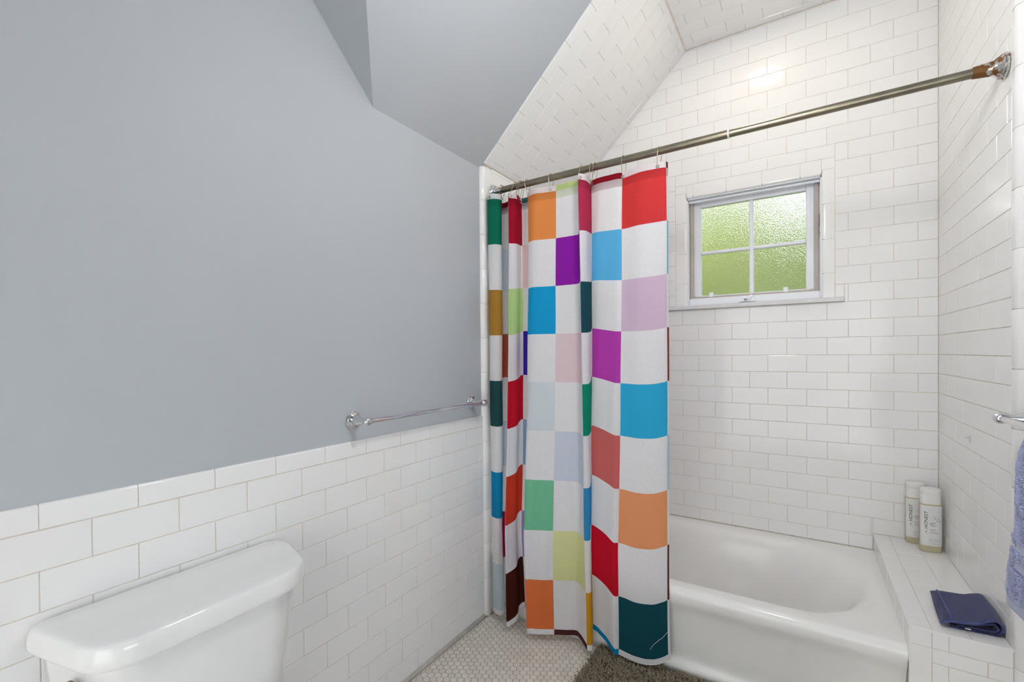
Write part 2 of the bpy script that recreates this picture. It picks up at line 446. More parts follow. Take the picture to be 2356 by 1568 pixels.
# cap row: bullnose tiles
m = 0
for m in range(-24, 20, 2):
    y0, y1 = AL0+m*PH, AL0+(m+2)*PH
    y1 = min(y1, YE-.006); y0 = max(y0, YF)
    if y1-y0 < .005: continue
    n = 6; prof = [(-.008, ZCAP-.0001)] + [(-.006+.006*math.sin(a), ZCAP-.006+.006*math.cos(a)) for a in [math.pi/2*i/n for i in range(n+1)]] + [(0, ZL0+.002), (-.0014, ZL0+.001), (-.008, ZL0+.001)]
    mb = MB(); yc = (y0+y1)/2; h = (y1-y0)/2-JT/2
    mb.loft([[(p[0], s*h, p[1]-ZL0) for p in (prof if True else prof)] for s in (-1, 1)])
    o = mb.build('cap_tile', M_tile, wl, angle=40); o.location = (XL+wt+random.uniform(-.0002,.0002), yc, ZL0)
# cove grout at the floor
cv = MB(); cv.add([(XL, YF, .018), (XL+wt+.0005, YF, .016), (XL+wt+.003, YF, .005), (XL+wt+.012, YF, .0006), (XL, YF, 0),
                   (XL, YE, .018), (XL+wt+.0005, YE, .016), (XL+wt+.003, YE, .005), (XL+wt+.012, YE, .0006), (XL, YE, 0)],
                  [(0,1,6,5),(1,2,7,6),(2,3,8,7),(3,4,9,8),(0,4,3,2,1),(5,6,7,8,9)])
M_cove = material('grey_cove_grout', (.72,.68,.63), rough=.9, var=.12, vscale=25)
struct('baseboard_left', cv, M_cove, 'narrow grey grout cove along the left wall', smooth=True)

# ------------------------------------------------------------------ sloped ceilings and flat ceiling
nS = Vector((KS, 0, -1)).normalized(); uS = Vector((1, 0, KS)).normalized()
# blue slope over the room (kept a tile thickness behind the tiled slope)
def poly3(pts, n, t):
    mb = MB(); k = len(pts); a = [Vector(p) for p in pts]; b = [q - n*t for q in a]
    mb.add(a+b, [tuple(range(k)), tuple(range(2*k-1, k-1, -1))] + [(i, k+i, k+(i+1) % k, (i+1) % k) for i in range(k)])
    return mb
off = -nS*0.0
cs = poly3([(XL, YG, ZK), (XL, YE+.02, ZK), (XS, YE+.02, ZC), (XS, YG2, ZC)], nS, .08)
struct('ceiling_slope', cs, M_paint, 'blue-grey sloped ceiling beside the shower')
nG = Vector((0, KG, -1)).normalized() * 1.0
nG = Vector((0, -KG, -1)).normalized()
cg = poly3([(XL, YG, ZK), (XS, YG2, ZC), (XL, YG2, ZC)], nG, .06)
struct('ceiling_gable', cg, M_paint, 'shaded blue-grey gable slope above the toilet wall')
cf = MB()
cf.box(XL-.1, XE+.1, YF-.1, YG2, ZC, ZC+.1); cf.box(XS, XE+.1, YG2, YE, ZC, ZC+.1)
struct('ceiling', cf, M_paint, 'flat painted ceiling of the room')

# ------------------------------------------------------------------ shower alcove shell
# back wall with the window opening
WX0, WX1, WZ0, WZ1 = -.5015, .0735, 1.4295, 1.979     # opening
wb = MB()
yb = YB + TD
for r in sub_rect([(XL-.1, XR2+.2, -.1, ZC+.1)], (WX0-.012, WX1+.012, WZ0-.004, WZ1+.012)):
    wb.box(r[0], r[1], yb, yb+.16, r[2], r[3])
wback = struct('wall_back', wb, M_grout, 'glossy white subway tile wall around the small shower window')
FRB = (Vector((0, YB, 0)), X_, Z_, -Y_)
SX0, SX1, SZ0, SZ1 = -.5575, .1235, 1.4275, 2.050    # tile surround
AB0, ZB0 = -.52377, 1.17457
reg = [(-KS, 1, ZK - KS*XL - .002)]      # below the slope: z <= ZK + KS*(x-XL)
nb = tiled(wback, FRB, AB0, ZB0, (XA, XR), (.30, ZC-.001), reg, holes=[(SX0, SX1, SZ0, SZ1), (-.593, .157, 1.409, 1.43), (XA, .2555, 0, .338), (.2555, XR, 0, .408)],
           parity=0, is_stuff=lambda x, z: (x < -.62 and z < 1.86) or (x < -.95))
# window surround: bullnose soldiers at the sides, short course on top
def bull_tile(parent, x0, x1, z0, z1, edge, name='bullnose_tile'):
    """tile on the back wall whose inner edge rolls into the reveal; edge in 'L','R','T' says which side of the tile is rolled"""
    w, h = x1-x0-JT, z1-z0-JT; mb = MB(); r = .010; n = 6
    if edge in 'LR':
        pr = [(0, .012), (0, 0.0008), (.0008, 0)] + [(w-r+r*math.sin(a), r-r*math.cos(a)) for a in [math.pi/2*i/n for i in range(n+1)]] + [(w, .045)]
        pts = [(p[0] if edge == 'R' else w-p[0], p[1]) for p in pr]
        rings = [[(p[0]-w/2, p[1], s*h/2) for p in pts] for s in (-1, 1)]
    else:
        pr = [(0, .012), (0, .0008), (.0008, 0)] + [(h-r+r*math.sin(a), r-r*math.cos(a)) for a in [math.pi/2*i/n for i in range(n+1)]] + [(h, .045)]
        rings = [[(s*w/2, p[1], h/2-p[0]) for p in pr] for s in (-1, 1)]
    # sheet with end caps towards the wall body
    mb.loft(rings, True, True, closed=True)
    o = mb.build(name, M_tile, parent, angle=35)
    o.location = ((x0+x1)/2, YB + random.uniform(-.0002, .0002), (z0+z1)/2)
    return o
zl = [1.4275, 1.5441, 1.7001, 1.8558, 2.0085]; zr = [1.4275, 1.5392, 1.6911, 1.8477, 2.0016]
for a, b in zip(zl, zl[1:]): bull_tile(wback, SX0, WX0, a, b, 'R')
for a, b in zip(zr, zr[1:]): bull_tile(wback, WX1, SX1, a, b, 'L')
xt = [WX0, -.47, -.3155, -.161, -.0065, WX1]
for a, b in zip(xt, xt[1:]): bull_tile(wback, a, b, WZ1, SZ1, 'T')
for (x0, x1, z0, z1) in ((SX0, WX0, zl[-1], SZ1), (WX1, SX1, zr[-1], SZ1)):
    tile_obj([(x0+JT/2, z0+JT/2), (x1-JT/2, z0+JT/2), (x1-JT/2, z1-JT/2), (x0+JT/2, z1-JT/2)], FRB, wback, 'tile', M_tile)

# right wall of the alcove
wr = MB(); wr.box(XR+TD, XR+.13, YE+.02, YB+.1, -.1, ZC+.1)
wright = struct('wall_right', wr, M_grout, 'glossy white subway tile wall at the end of the tub')
FRR = (Vector((XR, 0, 0)), -Y_, Z_, -X_)
YT = 1.723
tiled(wright, FRR, -1.75502, ZB0, (-YB, -YT), (.30, ZC-.001), [], holes=[(-YB, -1.69, 0, .408)], parity=0)

# left wall of the alcove
wa = MB(); wa.box(XL-.005, XA-TD, YE+.02, YB+.05, 0, zs(XA)+.02)
wal = struct('wall_left_shower', wa, M_grout, 'white tiled wall behind the gathered shower curtain')
FRA = (Vector((XA, 0, 0)), Y_, Z_, X_)
tiled(wal, FRA, 1.752, ZB0, (1.750, YB), (.30, zs(XA)-.002), [], parity=0, is_stuff=lambda y, z: z < 1.80)

# tiled slope inside the alcove
thS = .006
so = Vector((XL, 0, ZK)) + nS*thS
sl = poly3([Vector((XL, YE+.004, ZK))+nS*(thS-TD), Vector((XL, YB+.05, ZK))+nS*(thS-TD), Vector((XS+.01, YB+.05, ZC+.01))+nS*(thS-TD), Vector((XS+.01, YE+.004, ZC+.01))+nS*(thS-TD)], nS, .07)
wsl = struct('ceiling_slope_shower', sl, M_grout, 'white tiled sloped ceiling over the curtain')
FRS = (so, uS, Y_, nS)           # plane axes: up-slope, y
# handedness: ux x uy must equal n
if uS.cross(Y_).dot(nS) < 0: FRS = (so, Y_, uS, nS); sw = True
else: sw = False
LS = (ZC - ZK)/uS.z - .0045
a_lo = (XA - XL)/uS.x
# joints run up the slope: rows are strips in y
def slope_tiles():
    k = 0; y = YE-.004
    edges = [y, y+.052]
    while edges[-1] < YB - .004: edges.append(min(edges[-1]+PV, YB-.001))
    for k, (y0, y1) in enumerate(zip(edges, edges[1:])):
        a = a_lo - (k % 2)*PH - .05
        while a < LS:
            p0, p1 = max(a, a_lo), min(a+2*PH, LS); a += 2*PH
            if p1-p0 < .006: continue
            j = JT/2
            p = [(p0+j, y0+j), (p1-j, y0+j), (p1-j, y1-j), (p0+j, y1-j)]
            if FRS[1] == Y_: p = [(q[1], q[0]) for q in p][::-1]
            tile_obj(p, FRS, wsl, 'tile', M_tile, jit=.8)
slope_tiles()
# tiled flat ceiling of the alcove
ca = MB(); ca.box(XS-.01, XR2+.1, YE, YB+.1, ZC+TD, ZC+.1)
wce = struct('ceiling_shower', ca, M_grout, 'white tiled flat ceiling over the shower')
FRC = (Vector((0, 0, ZC)), Y_, X_, -Z_)
LX, LY, LR = -.174, 2.020, .082
def ceil_tiles():
    edges = [YE+.003, YE+.055]
    while edges[-1] < YB-.004: edges.append(min(edges[-1]+PV, YB-.001))
    for k, (y0, y1) in enumerate(zip(edges, edges[1:])):
        a = XS - .03 - (k % 2)*PH
        while a < XR:
            p0, p1 = max(a, XS+.0045), min(a+2*PH, XR-.001); a += 2*PH
            if p1-p0 < .006: continue
            for r in sub_rect([(p0, p1, y0, y1)], (LX-.07, LX+.07, LY-.07, LY+.07)):
                if r[1]-r[0] < .006 or r[3]-r[2] < .006: continue
                j = JT/2
                p = [(r[0]+j, r[2]+j), (r[1]-j, r[2]+j), (r[1]-j, r[3]-j), (r[0]+j, r[3]-j)]
                tile_obj([(q[1], q[0]) for q in p][::-1], FRC, wce, 'tile', M_tile)
ceil_tiles()

# bullnose trims at the alcove mouth
def bullnose(side):
    left = side == 'left'
    xw, xf = (XL, XA) if left else (XR2, XR)
    sgn = 1 if left else -1
    d = abs(xf-xw); r = d*.98; n = 10
    yb_, ye = (1.680, 1.750) if left else (1.683, YT)
    prof = [(xw-sgn*.004, yb_)] + [(xf-sgn*(r-r*math.sin(a)), yb_+r-r*math.cos(a)) for a in [math.pi/2*i/n for i in range(n+1)]] + [(xf, ye-JT/2), (xw-sgn*.004, ye-JT/2)]
    top = zs(XL)+.007 if left else ZC
    g = MB(); inner = [(x-sgn*TD, y+TD) for x, y in prof]
    g.loft([[(x, y, 0) for x, y in inner], [(x, y, top-.004) for x, y in inner]])
    t = struct('trim_1' if left else 'trim_2', g, M_grout, 'rounded white bullnose tile column at the %s end of the curtain rod' % side)
    j0 = 1.4189 if left else 1.4524
    z = j0 - .1555*math.ceil(j0/.1555)
    while z < top:
        a, b = max(z, .004)+JT/2, min(z+.1555, top)-JT/2; z += .1555
        if b-a < .01: continue
        mb = MB(); bz = .001
        c = (sum(p[0] for p in prof)/len(prof), sum(p[1] for p in prof)/len(prof))
        sh = lambda p: (p[0]+(c[0]-p[0])*.04, p[1]+(c[1]-p[1])*.04)
        rings = [[(*sh(p), a) for p in prof], [(*p, a+bz) for p in prof], [(*p, b-bz) for p in prof], [(*sh(p), b) for p in prof]]
        rings = [[(q[0]-c[0], q[1]-c[1], q[2]-(a+b)/2) for q in rr_] for rr_ in rings]
        o = mb.build('x', M_tile) if False else None
        mb.loft(rings)
        if not left:
            mb.f = [f[::-1] for f in mb.f]
        o = mb.build('bullnose_tile', M_tile, t, angle=35)
        o.location = (c[0]+random.uniform(-.0002,.0002), c[1], (a+b)/2)
bullnose('left'); bullnose('right')

# ------------------------------------------------------------------ rest of the room (mostly behind the camera)
rw = MB(); rw.box(XR2, XR2+.12, YR, YE+.02, -.1, ZC+.1); rw.box(XR2+.12, XE+.1, YR, YR+.1, -.1, ZC+.1)
wr2 = struct('wall_right_room', rw, M_paint, 'blue-grey painted wall with the towel bar')
g = MB(); g.box(XR2-wt+TD, XR2+.004, YR, 1.680, 0, ZCAP-.002); g.build('grout', M_grout, wr2)
FRR2 = (Vector((XR2-wt, 0, 0)), -Y_, Z_, -X_)
tiled(wr2, FRR2, -1.68, ZL0, (-1.68, -YR), (.006, ZCAP), [], is_stuff=lambda a, b: True)
fw_ = MB(); DX0, DX1, DZ0, DZ1 = -.95, .85, .02, 2.05
for r in sub_rect([(XL-.1, XE+.1, -.1, ZC+.1)], (DX0, DX1, DZ0, DZ1)): fw_.box(r[0], r[1], YF-.12, YF, r[2], r[3])
struct('wall_front', fw_, M_paint, 'painted wall behind the camera with an added wide glass door')
d1 = MB()  # glass door added out of view for low frontal fill light
for (a, b, c, d) in ((DX0, DX0+.05, DZ0, DZ1), (DX1-.05, DX1, DZ0, DZ1), (DX0, DX1, DZ0, DZ0+.05), (DX0, DX1, DZ1-.05, DZ1), (-.075, -.025, DZ0, DZ1)): d1.box(a, b, YF-.08, YF-.03, c, d)
door = struct('fill_door_1', d1, M_vinyl, 'white framed glass door added as unseen fill light behind the camera')
gp = MB(); gp.box(DX0+.05, DX1-.05, YF-.058, YF-.054, DZ0+.05, DZ1-.05); gp.build('pane', M_clearglass, door)
M_sheer = material('diffuser_sheer_fabric', (.95,.95,.95), rough=.9, var=.02, vscale=40, translucent=.85)
sc_ = MB(); nsx = 90  # sheer panel added to diffuse the light of the added door
for i in range(nsx+1):
    x = DX0-.08 + (DX1-DX0+.16)*i/nsx; y = YF+.06+.018*math.sin(i*.9)
    for z in (.03, .7, 1.4, 2.14): sc_.v.append((x, y + .004*math.sin(z*3+i), z))
for i in range(nsx):
    for j in range(3): a = i*4+j; sc_.f.append((a, a+4, a+5, a+1)); sc_.mi.append(0)
sheer = thing('diffuser_sheer', 'white sheer curtain over the glass door behind the camera', 'curtain', (0, 0, 0))
sc_.build('panel', M_sheer, sheer, smooth=True)
sr = MB(); sr.tube([(DX0-.12, YF+.06, 2.15), (DX1+.12, YF+.06, 2.15)], .009, 12); sr.build('curtain_pole', M_chrome, sheer, smooth=True)
# far right wall with a wide window (window added out of the picture for daylight fill)
RY0, RY1, RZ0, RZ1 = -1.00, .55, .85, 2.15
ew = MB()
for r in sub_rect([(YF-.1, YR+.1, -.1, ZC+.1)], (RY0, RY1, RZ0, RZ1)): ew.box(XE, XE+.12, r[0], r[1], r[2], r[3])
struct('wall_far_right', ew, M_paint, 'painted wall with an added wide window to the right of the camera')
w2 = MB()
for (a, b, c, d) in ((RY0, RY0+.05, RZ0, RZ1), (RY1-.05, RY1, RZ0, RZ1), (RY0, RY1, RZ0, RZ0+.05), (RY0, RY1, RZ1-.05, RZ1), (-.30, -.25, RZ0, RZ1)):
    w2.box(XE+.03, XE+.08, a, b, c, d)
win2 = struct('fill_window_2', w2, M_vinyl, 'wide white framed window added as unseen fill to the right of the camera')
gp = MB(); gp.box(XE+.054, XE+.058, RY0+.05, RY1-.05, RZ0+.05, RZ1-.05); gp.build('pane', M_clearglass, win2)

# ------------------------------------------------------------------ shower window
def window():
    root = MB()
    # jamb lining
    y0, y1 = YB+.012, YB+.13
    t = .004
    e = .002
    for (a, b, c, d) in ((WX0-e, WX0+t, WZ0-e, WZ1+e), (WX1-t, WX1+e, WZ0-e, WZ1+e), (WX0-e, WX1+e, WZ1-t, WZ1+e), (WX0-e, WX1+e, WZ0-e, WZ0+t)): root.box(a, b, y0, y1, c, d)
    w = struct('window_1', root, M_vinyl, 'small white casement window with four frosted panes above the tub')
    # bottom frame member with the crank
    yf = YB+.050
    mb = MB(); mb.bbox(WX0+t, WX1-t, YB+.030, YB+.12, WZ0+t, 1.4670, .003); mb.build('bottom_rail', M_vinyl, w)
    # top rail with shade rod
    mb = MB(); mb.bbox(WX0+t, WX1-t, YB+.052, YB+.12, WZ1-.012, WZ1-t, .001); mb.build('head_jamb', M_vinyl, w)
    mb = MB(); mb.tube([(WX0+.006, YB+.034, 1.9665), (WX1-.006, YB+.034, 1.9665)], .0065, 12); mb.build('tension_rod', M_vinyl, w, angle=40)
    # taupe screen frame
    yc = YB+.055; sw_ = .0165
    X0, X1, Z0, Z1 = -.4958, .0650, 1.4670, 1.9770
    for nm, (a, b, c, d) in dict(l=(X0, X0+sw_, Z0, Z1), r=(X1-sw_, X1, Z0, Z1), b=(X0+sw_, X1-sw_, Z0, Z0+.0105)).items():
        mb = MB(); mb.bbox(a, b, yc, yc+.012, c, d, .0015); mb.build('screen_frame', M_stop, w)
    # sash
    ys, ye = YB+.075, YB+.105
    SX0_, SX1_, SZ0_, SZ1_ = -.484, .0495, 1.472, 1.984
    GX0, GX1, GZ0, GZ1 = -.4465, .0160, 1.4850, 1.9440
    for (a, b, c, d) in ((SX0_, GX0, SZ0_, SZ1_), (GX1, SX1_, SZ0_, SZ1_), (GX0, GX1, GZ1, SZ1_), (GX0, GX1, SZ0_, GZ0)):
        mb = MB(); mb.bbox(a, b, ys, ye, c, d, .003)
        if b-a < .06 and d-c > .3:   # raised line along the stile
            xm = (a+b)/2 + (.006 if a > -.2 else -.006); mb.bbox(xm-.007, xm+.007, ys-.003, ys+.002, c+.01, d-.01, .001)
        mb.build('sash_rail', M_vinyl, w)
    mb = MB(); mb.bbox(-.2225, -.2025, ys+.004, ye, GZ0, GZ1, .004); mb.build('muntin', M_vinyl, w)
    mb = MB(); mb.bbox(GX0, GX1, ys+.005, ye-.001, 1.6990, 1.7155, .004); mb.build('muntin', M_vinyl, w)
    for (a, b) in ((GX0, -.2125), (-.2125, GX1)):
        for (c, d) in ((GZ0, 1.707), (1.707, GZ1)):
            mb = MB(); mb.box(a, b, ys+.017, ys+.021, c, d); mb.build('pane', M_frost, w)
    for (a, b) in ((WX0+t, SX0_+.001), (SX1_-.001, WX1-t)):
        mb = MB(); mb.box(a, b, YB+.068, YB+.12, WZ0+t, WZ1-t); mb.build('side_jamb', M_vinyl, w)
    # sash catches
    for x in (-.395, -.066):
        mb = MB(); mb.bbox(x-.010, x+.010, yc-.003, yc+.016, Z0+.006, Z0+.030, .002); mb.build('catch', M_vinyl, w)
    # hinge leaf on the right jamb
    mb = MB(); mb.bbox(.0655, .0700, YB+.020, YB+.046, 1.772, 1.812, .0008); mb.bbox(.0645, .0700, YB+.030, YB+.050, 1.735, 1.769, .0008)
    mb.build('hinge', M_chrome, w)
    # crank handle
    cr = MB(); cr.bbox(-.263, -.187, YB+.004, YB+.032, 1.4345, 1.4445, .002)
    cr.lathe([(.014, 0), (.013, .010), (.009, .016)], (-.207, YB+.020, 1.4440), (0, 0, 1), 16)
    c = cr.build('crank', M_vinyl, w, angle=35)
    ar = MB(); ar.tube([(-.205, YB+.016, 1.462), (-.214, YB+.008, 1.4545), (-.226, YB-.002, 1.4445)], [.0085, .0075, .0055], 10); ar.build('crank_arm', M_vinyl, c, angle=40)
    kn = MB(); kn.lathe([(.003, 0), (.0045, .004), (.0065, .006), (.0068, .014), (.005, .016)], (-.232, YB-.002, 1.4385), (-.1, -.35, .9), 14); kn.build('crank_knob', M_chrome, c, angle=40)
    # sill
    sl_ = MB(); sl_.bbox(-.593, .1565, YB-.018, YB+.035, 1.4095, 1.4285, .002)
    s = sl_.build('window_sill', M_marble, w)
    return w
window()

# ------------------------------------------------------------------ tub ledge
def ledge():
    x0, x1, y0, y1, zt = .2555, XR, 1.703, YB, .408
    mb = MB(); mb.box(x0+TD, x1, y0+TD, y1, 0, zt-TD)
    L = struct('shower_ledge', mb, M_grout, 'low white tiled ledge at the end of the bathtub')
    FT = (Vector((0, 0, zt)), X_, Y_, Z_)
    cols = [(x0, .3070, [y0, 1.768, 1.921, 2.0755, 2.233, 2.388, y1]), (.3070, .388, [y0, 1.857, 2.0105, 2.155, 2.301, 2.455, y1]), (.388, x1, [y0, 1.776, 1.931, 2.0855, 2.238, 2.393, y1])]
    j = JT/2
    for a, b, ys in cols:
        for c, d in zip(ys, ys[1:]):
            tile_obj([(a+(j if a > x0 else 0), c+(j if c > y0 else 0)), (b-j if b < x1 else b+.001, c+(j if c > y0 else 0)), (b-j if b < x1 else b+.001, d-j if d < y1 else d+.001), (a+(j if a > x0 else 0), d-j if d < y1 else d+.001)], FT, L, 'tile', M_tile, bevel=.0017, jit=.5)
    FF = (Vector((0, y0, 0)), X_, Z_, -Y_)
    rects = [(x0, .305, .3585, zt-.0005), (x0, .305, .204, .3585), (x0, .305, .05, .204), (.305, .340, .3590, zt-.0005), (.340, x1, .3590, zt-.0005),
             (.305, .417, .3175, .3590), (.417, x1, .3175, .3590), (.305, .339, .2400, .3175), (.339, x1, .24, .3175), (.305, .417, .1622, .24), (.417, x1, .1622, .24), (.305, .339, .0844, .1622), (.339, x1, .0844, .1622), (.305, .417, .0066, .0844), (.417, x1, .0066, .0844)]
    for a, b, c, d in rects:
        tile_obj([(a+(j if a > x0 else 0), c+j), (b-j, c+j), (b-j, d-(j if d < zt-.001 else 0)), (a+(j if a > x0 else 0), d-(j if d < zt-.001 else 0))], FF, L, 'tile', M_tile, bevel=.0017, jit=.5)
    FS = (Vector((x0, 0, 0)), -Y_, Z_, -X_)
    ys = [y0, 1.79, 1.944, 2.098, 2.252, 2.406, y1]
    for c, d in zip(ys, ys[1:]):
        tile_obj([(-d+j, .30), (-c-(j if c > y0 else 0), .30), (-c-(j if c > y0 else 0), zt-.0005), (-d+j, zt-.0005)], FS, L, 'tile', M_tile, bevel=.0017, jit=.5)
ledge()

# ------------------------------------------------------------------ bathtub
def rring(x0, x1, y0, y1, r, z, ne=10, nc=10):
    """rounded rectangle ring, r = (front-left, front-right, back-right, back-left)"""
    pts = []
    cs_ = [((x0, y0), (1, 1), r[0], math.pi), ((x1, y0), (-1, 1), r[1], 1.5*math.pi), ((x1, y1), (-1, -1), r[2], 0), ((x0, y1), (1, -1), r[3], .5*math.pi)]
    arcs = []
    for (cx, cy), (sx, sy), rr, a0 in cs_:
        ox, oy = cx+sx*rr, cy+sy*rr
        arcs.append([(ox+rr*math.cos(a0+math.pi/2*i/nc), oy+rr*math.sin(a0+math.pi/2*i/nc)) for i in range(nc+1)])
    for i in range(4):
        pts += arcs[i]
        a, b = arcs[i][-1], arcs[(i+1) % 4][0]
        for k in range(1, ne): t = k/ne; pts.append((a[0]+(b[0]-a[0])*t, a[1]+(b[1]-a[1])*t))
    return [(p[0], p[1], z) for p in pts]
def bathtub():
    t = thing('bathtub', 'glossy white built-in bathtub with a rolled front rim', 'bathtub', (0, 0, 0))
    x0, x1, y1 = XA+.001, .2554, YB-.001
    zr = .335
    mb = MB()
    e = .0015
    rings = [rring(x0, x1, 1.742, y1, (e,)*4, zr), rring(x0+.03, x1-.02, 1.752, y1-.02, (.01,)*4, zr+.0005),
             rring(-1.125, .226, 1.780, 2.437, (.10, .22, .20, .10), zr-.0003),
             rring(-1.115, .212, 1.791, 2.424, (.12, .25, .23, .12), zr-.003),
             rring(-1.108, .198, 1.800, 2.410, (.13, .27, .25, .13), zr-.010),
             rring(-1.102, .182, 1.808, 2.398, (.14, .28, .27, .14), zr-.024),
             rring(-1.096, .160, 1.816, 2.388, (.14, .28, .28, .14), zr-.048),
             rring(-1.088, .125, 1.828, 2.374, (.15, .265, .265, .15), zr-.090),
             rring(-1.078, .075, 1.843, 2.358, (.15, .25, .25, .15), zr-.150),
             rring(-1.066, .025, 1.858, 2.342, (.15, .235, .235, .15), zr-.205),
             rring(-1.048, -.030, 1.880, 2.320, (.14, .21, .21, .14), zr-.258),
             rring(-1.01, -.085, 1.915, 2.285, (.12, .17, .17, .12), zr-.289),
             rring(-.95, -.15, 1.975, 2.220, (.08, .10, .10, .08), zr-.300)]
    mb.loft(rings, False, True)
    mb.build('basin', M_enamel, t, smooth=True)
    # rolled rim and apron, one profile swept along the tub
    prof = [(1.7425, zr)]
    rr = .026
    for i in range(1, 9):
        a = math.pi/2*i/8; prof.append((1.742-rr*math.sin(a), zr-rr+rr*math.cos(a)))
    prof += [(1.7165, .295), (1.721, .278), (1.731, .262), (1.740, .240), (1.752, .16), (1.763, .085), (1.765, .066), (1.762, .050), (1.756, .040), (1.753, .030), (1.752, 0), (1.82, 0)]
    mb = MB()
    xs = [x0, x0+.01] + [x0+.01+(x1-x0-.02)*k/30 for k in range(1, 30)] + [x1-.01, x1]
    mb.loft([[(x, y, z) for y, z in prof] for x in xs], False, False, closed=False)
    mb.f = [f[::-1] for f in mb.f]
    mb.build('apron', M_enamel, t, smooth=True)
    dr = MB(); dr.lathe([(.001, 0), (.028, 0), (.031, -.002), (.031, -.006)], (-.86, 2.10, zr-.297), (0, 0, 1), 20); dr.build('drain', M_chrome, t, angle=40)
bathtub()

# ------------------------------------------------------------------ toilet
def plan(pts, z, r, n=6):
    """closed rounded polygon"""
    out = []; m = len(pts)
    for i in range(m):
        p0, p1, p2 = Vector(pts[i-1]), Vector(pts[i]), Vector(pts[(i+1) % m])
        a, b = (p0-p1).normalized(), (p2-p1).normalized()
        ang = a.angle(b); d = min(r[i]/math.tan(ang/2), (p0-p1).length*.48, (p2-p1).length*.48)
        s, e = p1+a*d, p1+b*d
        for k in range(n+1):
            t = k/n; q = s*(1-t)**2 + p1*2*t*(1-t) + e*t*t; out.append((q.x, q.y, z))
    return out
def scale_plan(ring, k, c, z): return [(c[0]+(p[0]-c[0])*k[0], c[1]+(p[1]-c[1])*k[1], z) for p in ring]
def toilet():
    t = thing('toilet', 'white china toilet with a domed tank lid against the wainscot', 'toilet', (0, 0, 0))
    lidp = [(-1.217, .221), (-.984, .268), (-.984, .664), (-1.217, .729)]
    lr = [.030, .085, .11, .055]
    c = (-1.105, .470)
    base = plan(lidp, 0, lr, 16)
    rows = [(.930, .960, .655), (.985, .990, .655), (.997, .998, .658), (1.0, 1.0, .664), (.997, .999, .674), (.985, .993, .685), (.965, .984, .6925), (.94, .973, .6965), (.90, .955, .6985), (.80, .90, .7005), (.5, .6, .7025), (.1, .15, .703)]
    mb = MB(); mb.loft([scale_plan(base, (a, b), c, z) for a, b, z in rows], True, True)
    mb.build('tank_lid', M_china, t, angle=50)
    body = [(-1.214, .243), (-1.006, .283), (-1.006, .650), (-1.214, .706)]
    bb = plan(body, 0, [.03, .08, .10, .05], 16)
    mb = MB(); mb.loft([scale_plan(bb, (a, a2), (-1.214, .470), z) for a, a2, z in [(.70, .82, .345), (.80, .86, .352), (.86, .885, .38), (.93, .93, .50), (.985, .985, .62), (1, 1, .6555)]], True, True)
    tk = mb.build('tank', M_china, t, angle=50)
    # flush lever on the left shoulder of the tank
    lv = MB()
    hc = Vector((-1.085, .262, .608)); dirn = Vector((.25, -.97, 0)).normalized()
    lv.lathe([(.017, 0), (.017, .004), (.013, .009), (.008, .012), (.008, .022)], hc, dirn, 18)
    e = hc + dirn*.020
    side = Vector((.97, .25, 0))
    lv.tube([e - side*.006, e+side*.012+Vector((0,0,.001)), e+side*.035+Vector((0,0,-.004)), e+side*.058+Vector((0,0,-.013)), e+side*.070+Vector((0,0,-.020))], [.009, .0105, .0095, .0085, .005], 12)
    lv.build('flush_lever', M_bronze, t, angle=45)
    # bowl, seat and foot below the picture
    def ell(cx, cy, rx, ry, z, n=32): return [(cx+rx*math.cos(2*math.pi*k/n), cy+ry*math.sin(2*math.pi*k/n), z) for k in range(n)]
    mb = MB(); mb.loft([ell(-.83, .47, .17, .105, 0), ell(-.83, .47, .165, .10, .04), ell(-.82, .47, .15, .095, .16), ell(-.79, .47, .20, .14, .28), ell(-.77, .47, .225, .178, .35), ell(-.77, .47, .23, .182, .372), ell(-.77, .47, .20, .155, .374), ell(-.77, .47, .17, .125, .33), ell(-.77, .47, .09, .07, .22)], True, True)
    mb.box(-1.21, -.93, .36, .58, .27, .346)
    mb.build('bowl', M_china, t, angle=50)
    mb = MB(); mb.loft([ell(-.77, .47, .232, .184, .3745), ell(-.77, .47, .236, .188, .384), ell(-.77, .47, .228, .18, .394), ell(-.77, .47, .10, .08, .399)], True, True)
    mb.build('seat_lid', M_china, t, angle=50)
toilet()

# ------------------------------------------------------------------ shower curtain
RODY, RODZ, RODR = 1.757, 1.9425, .0135
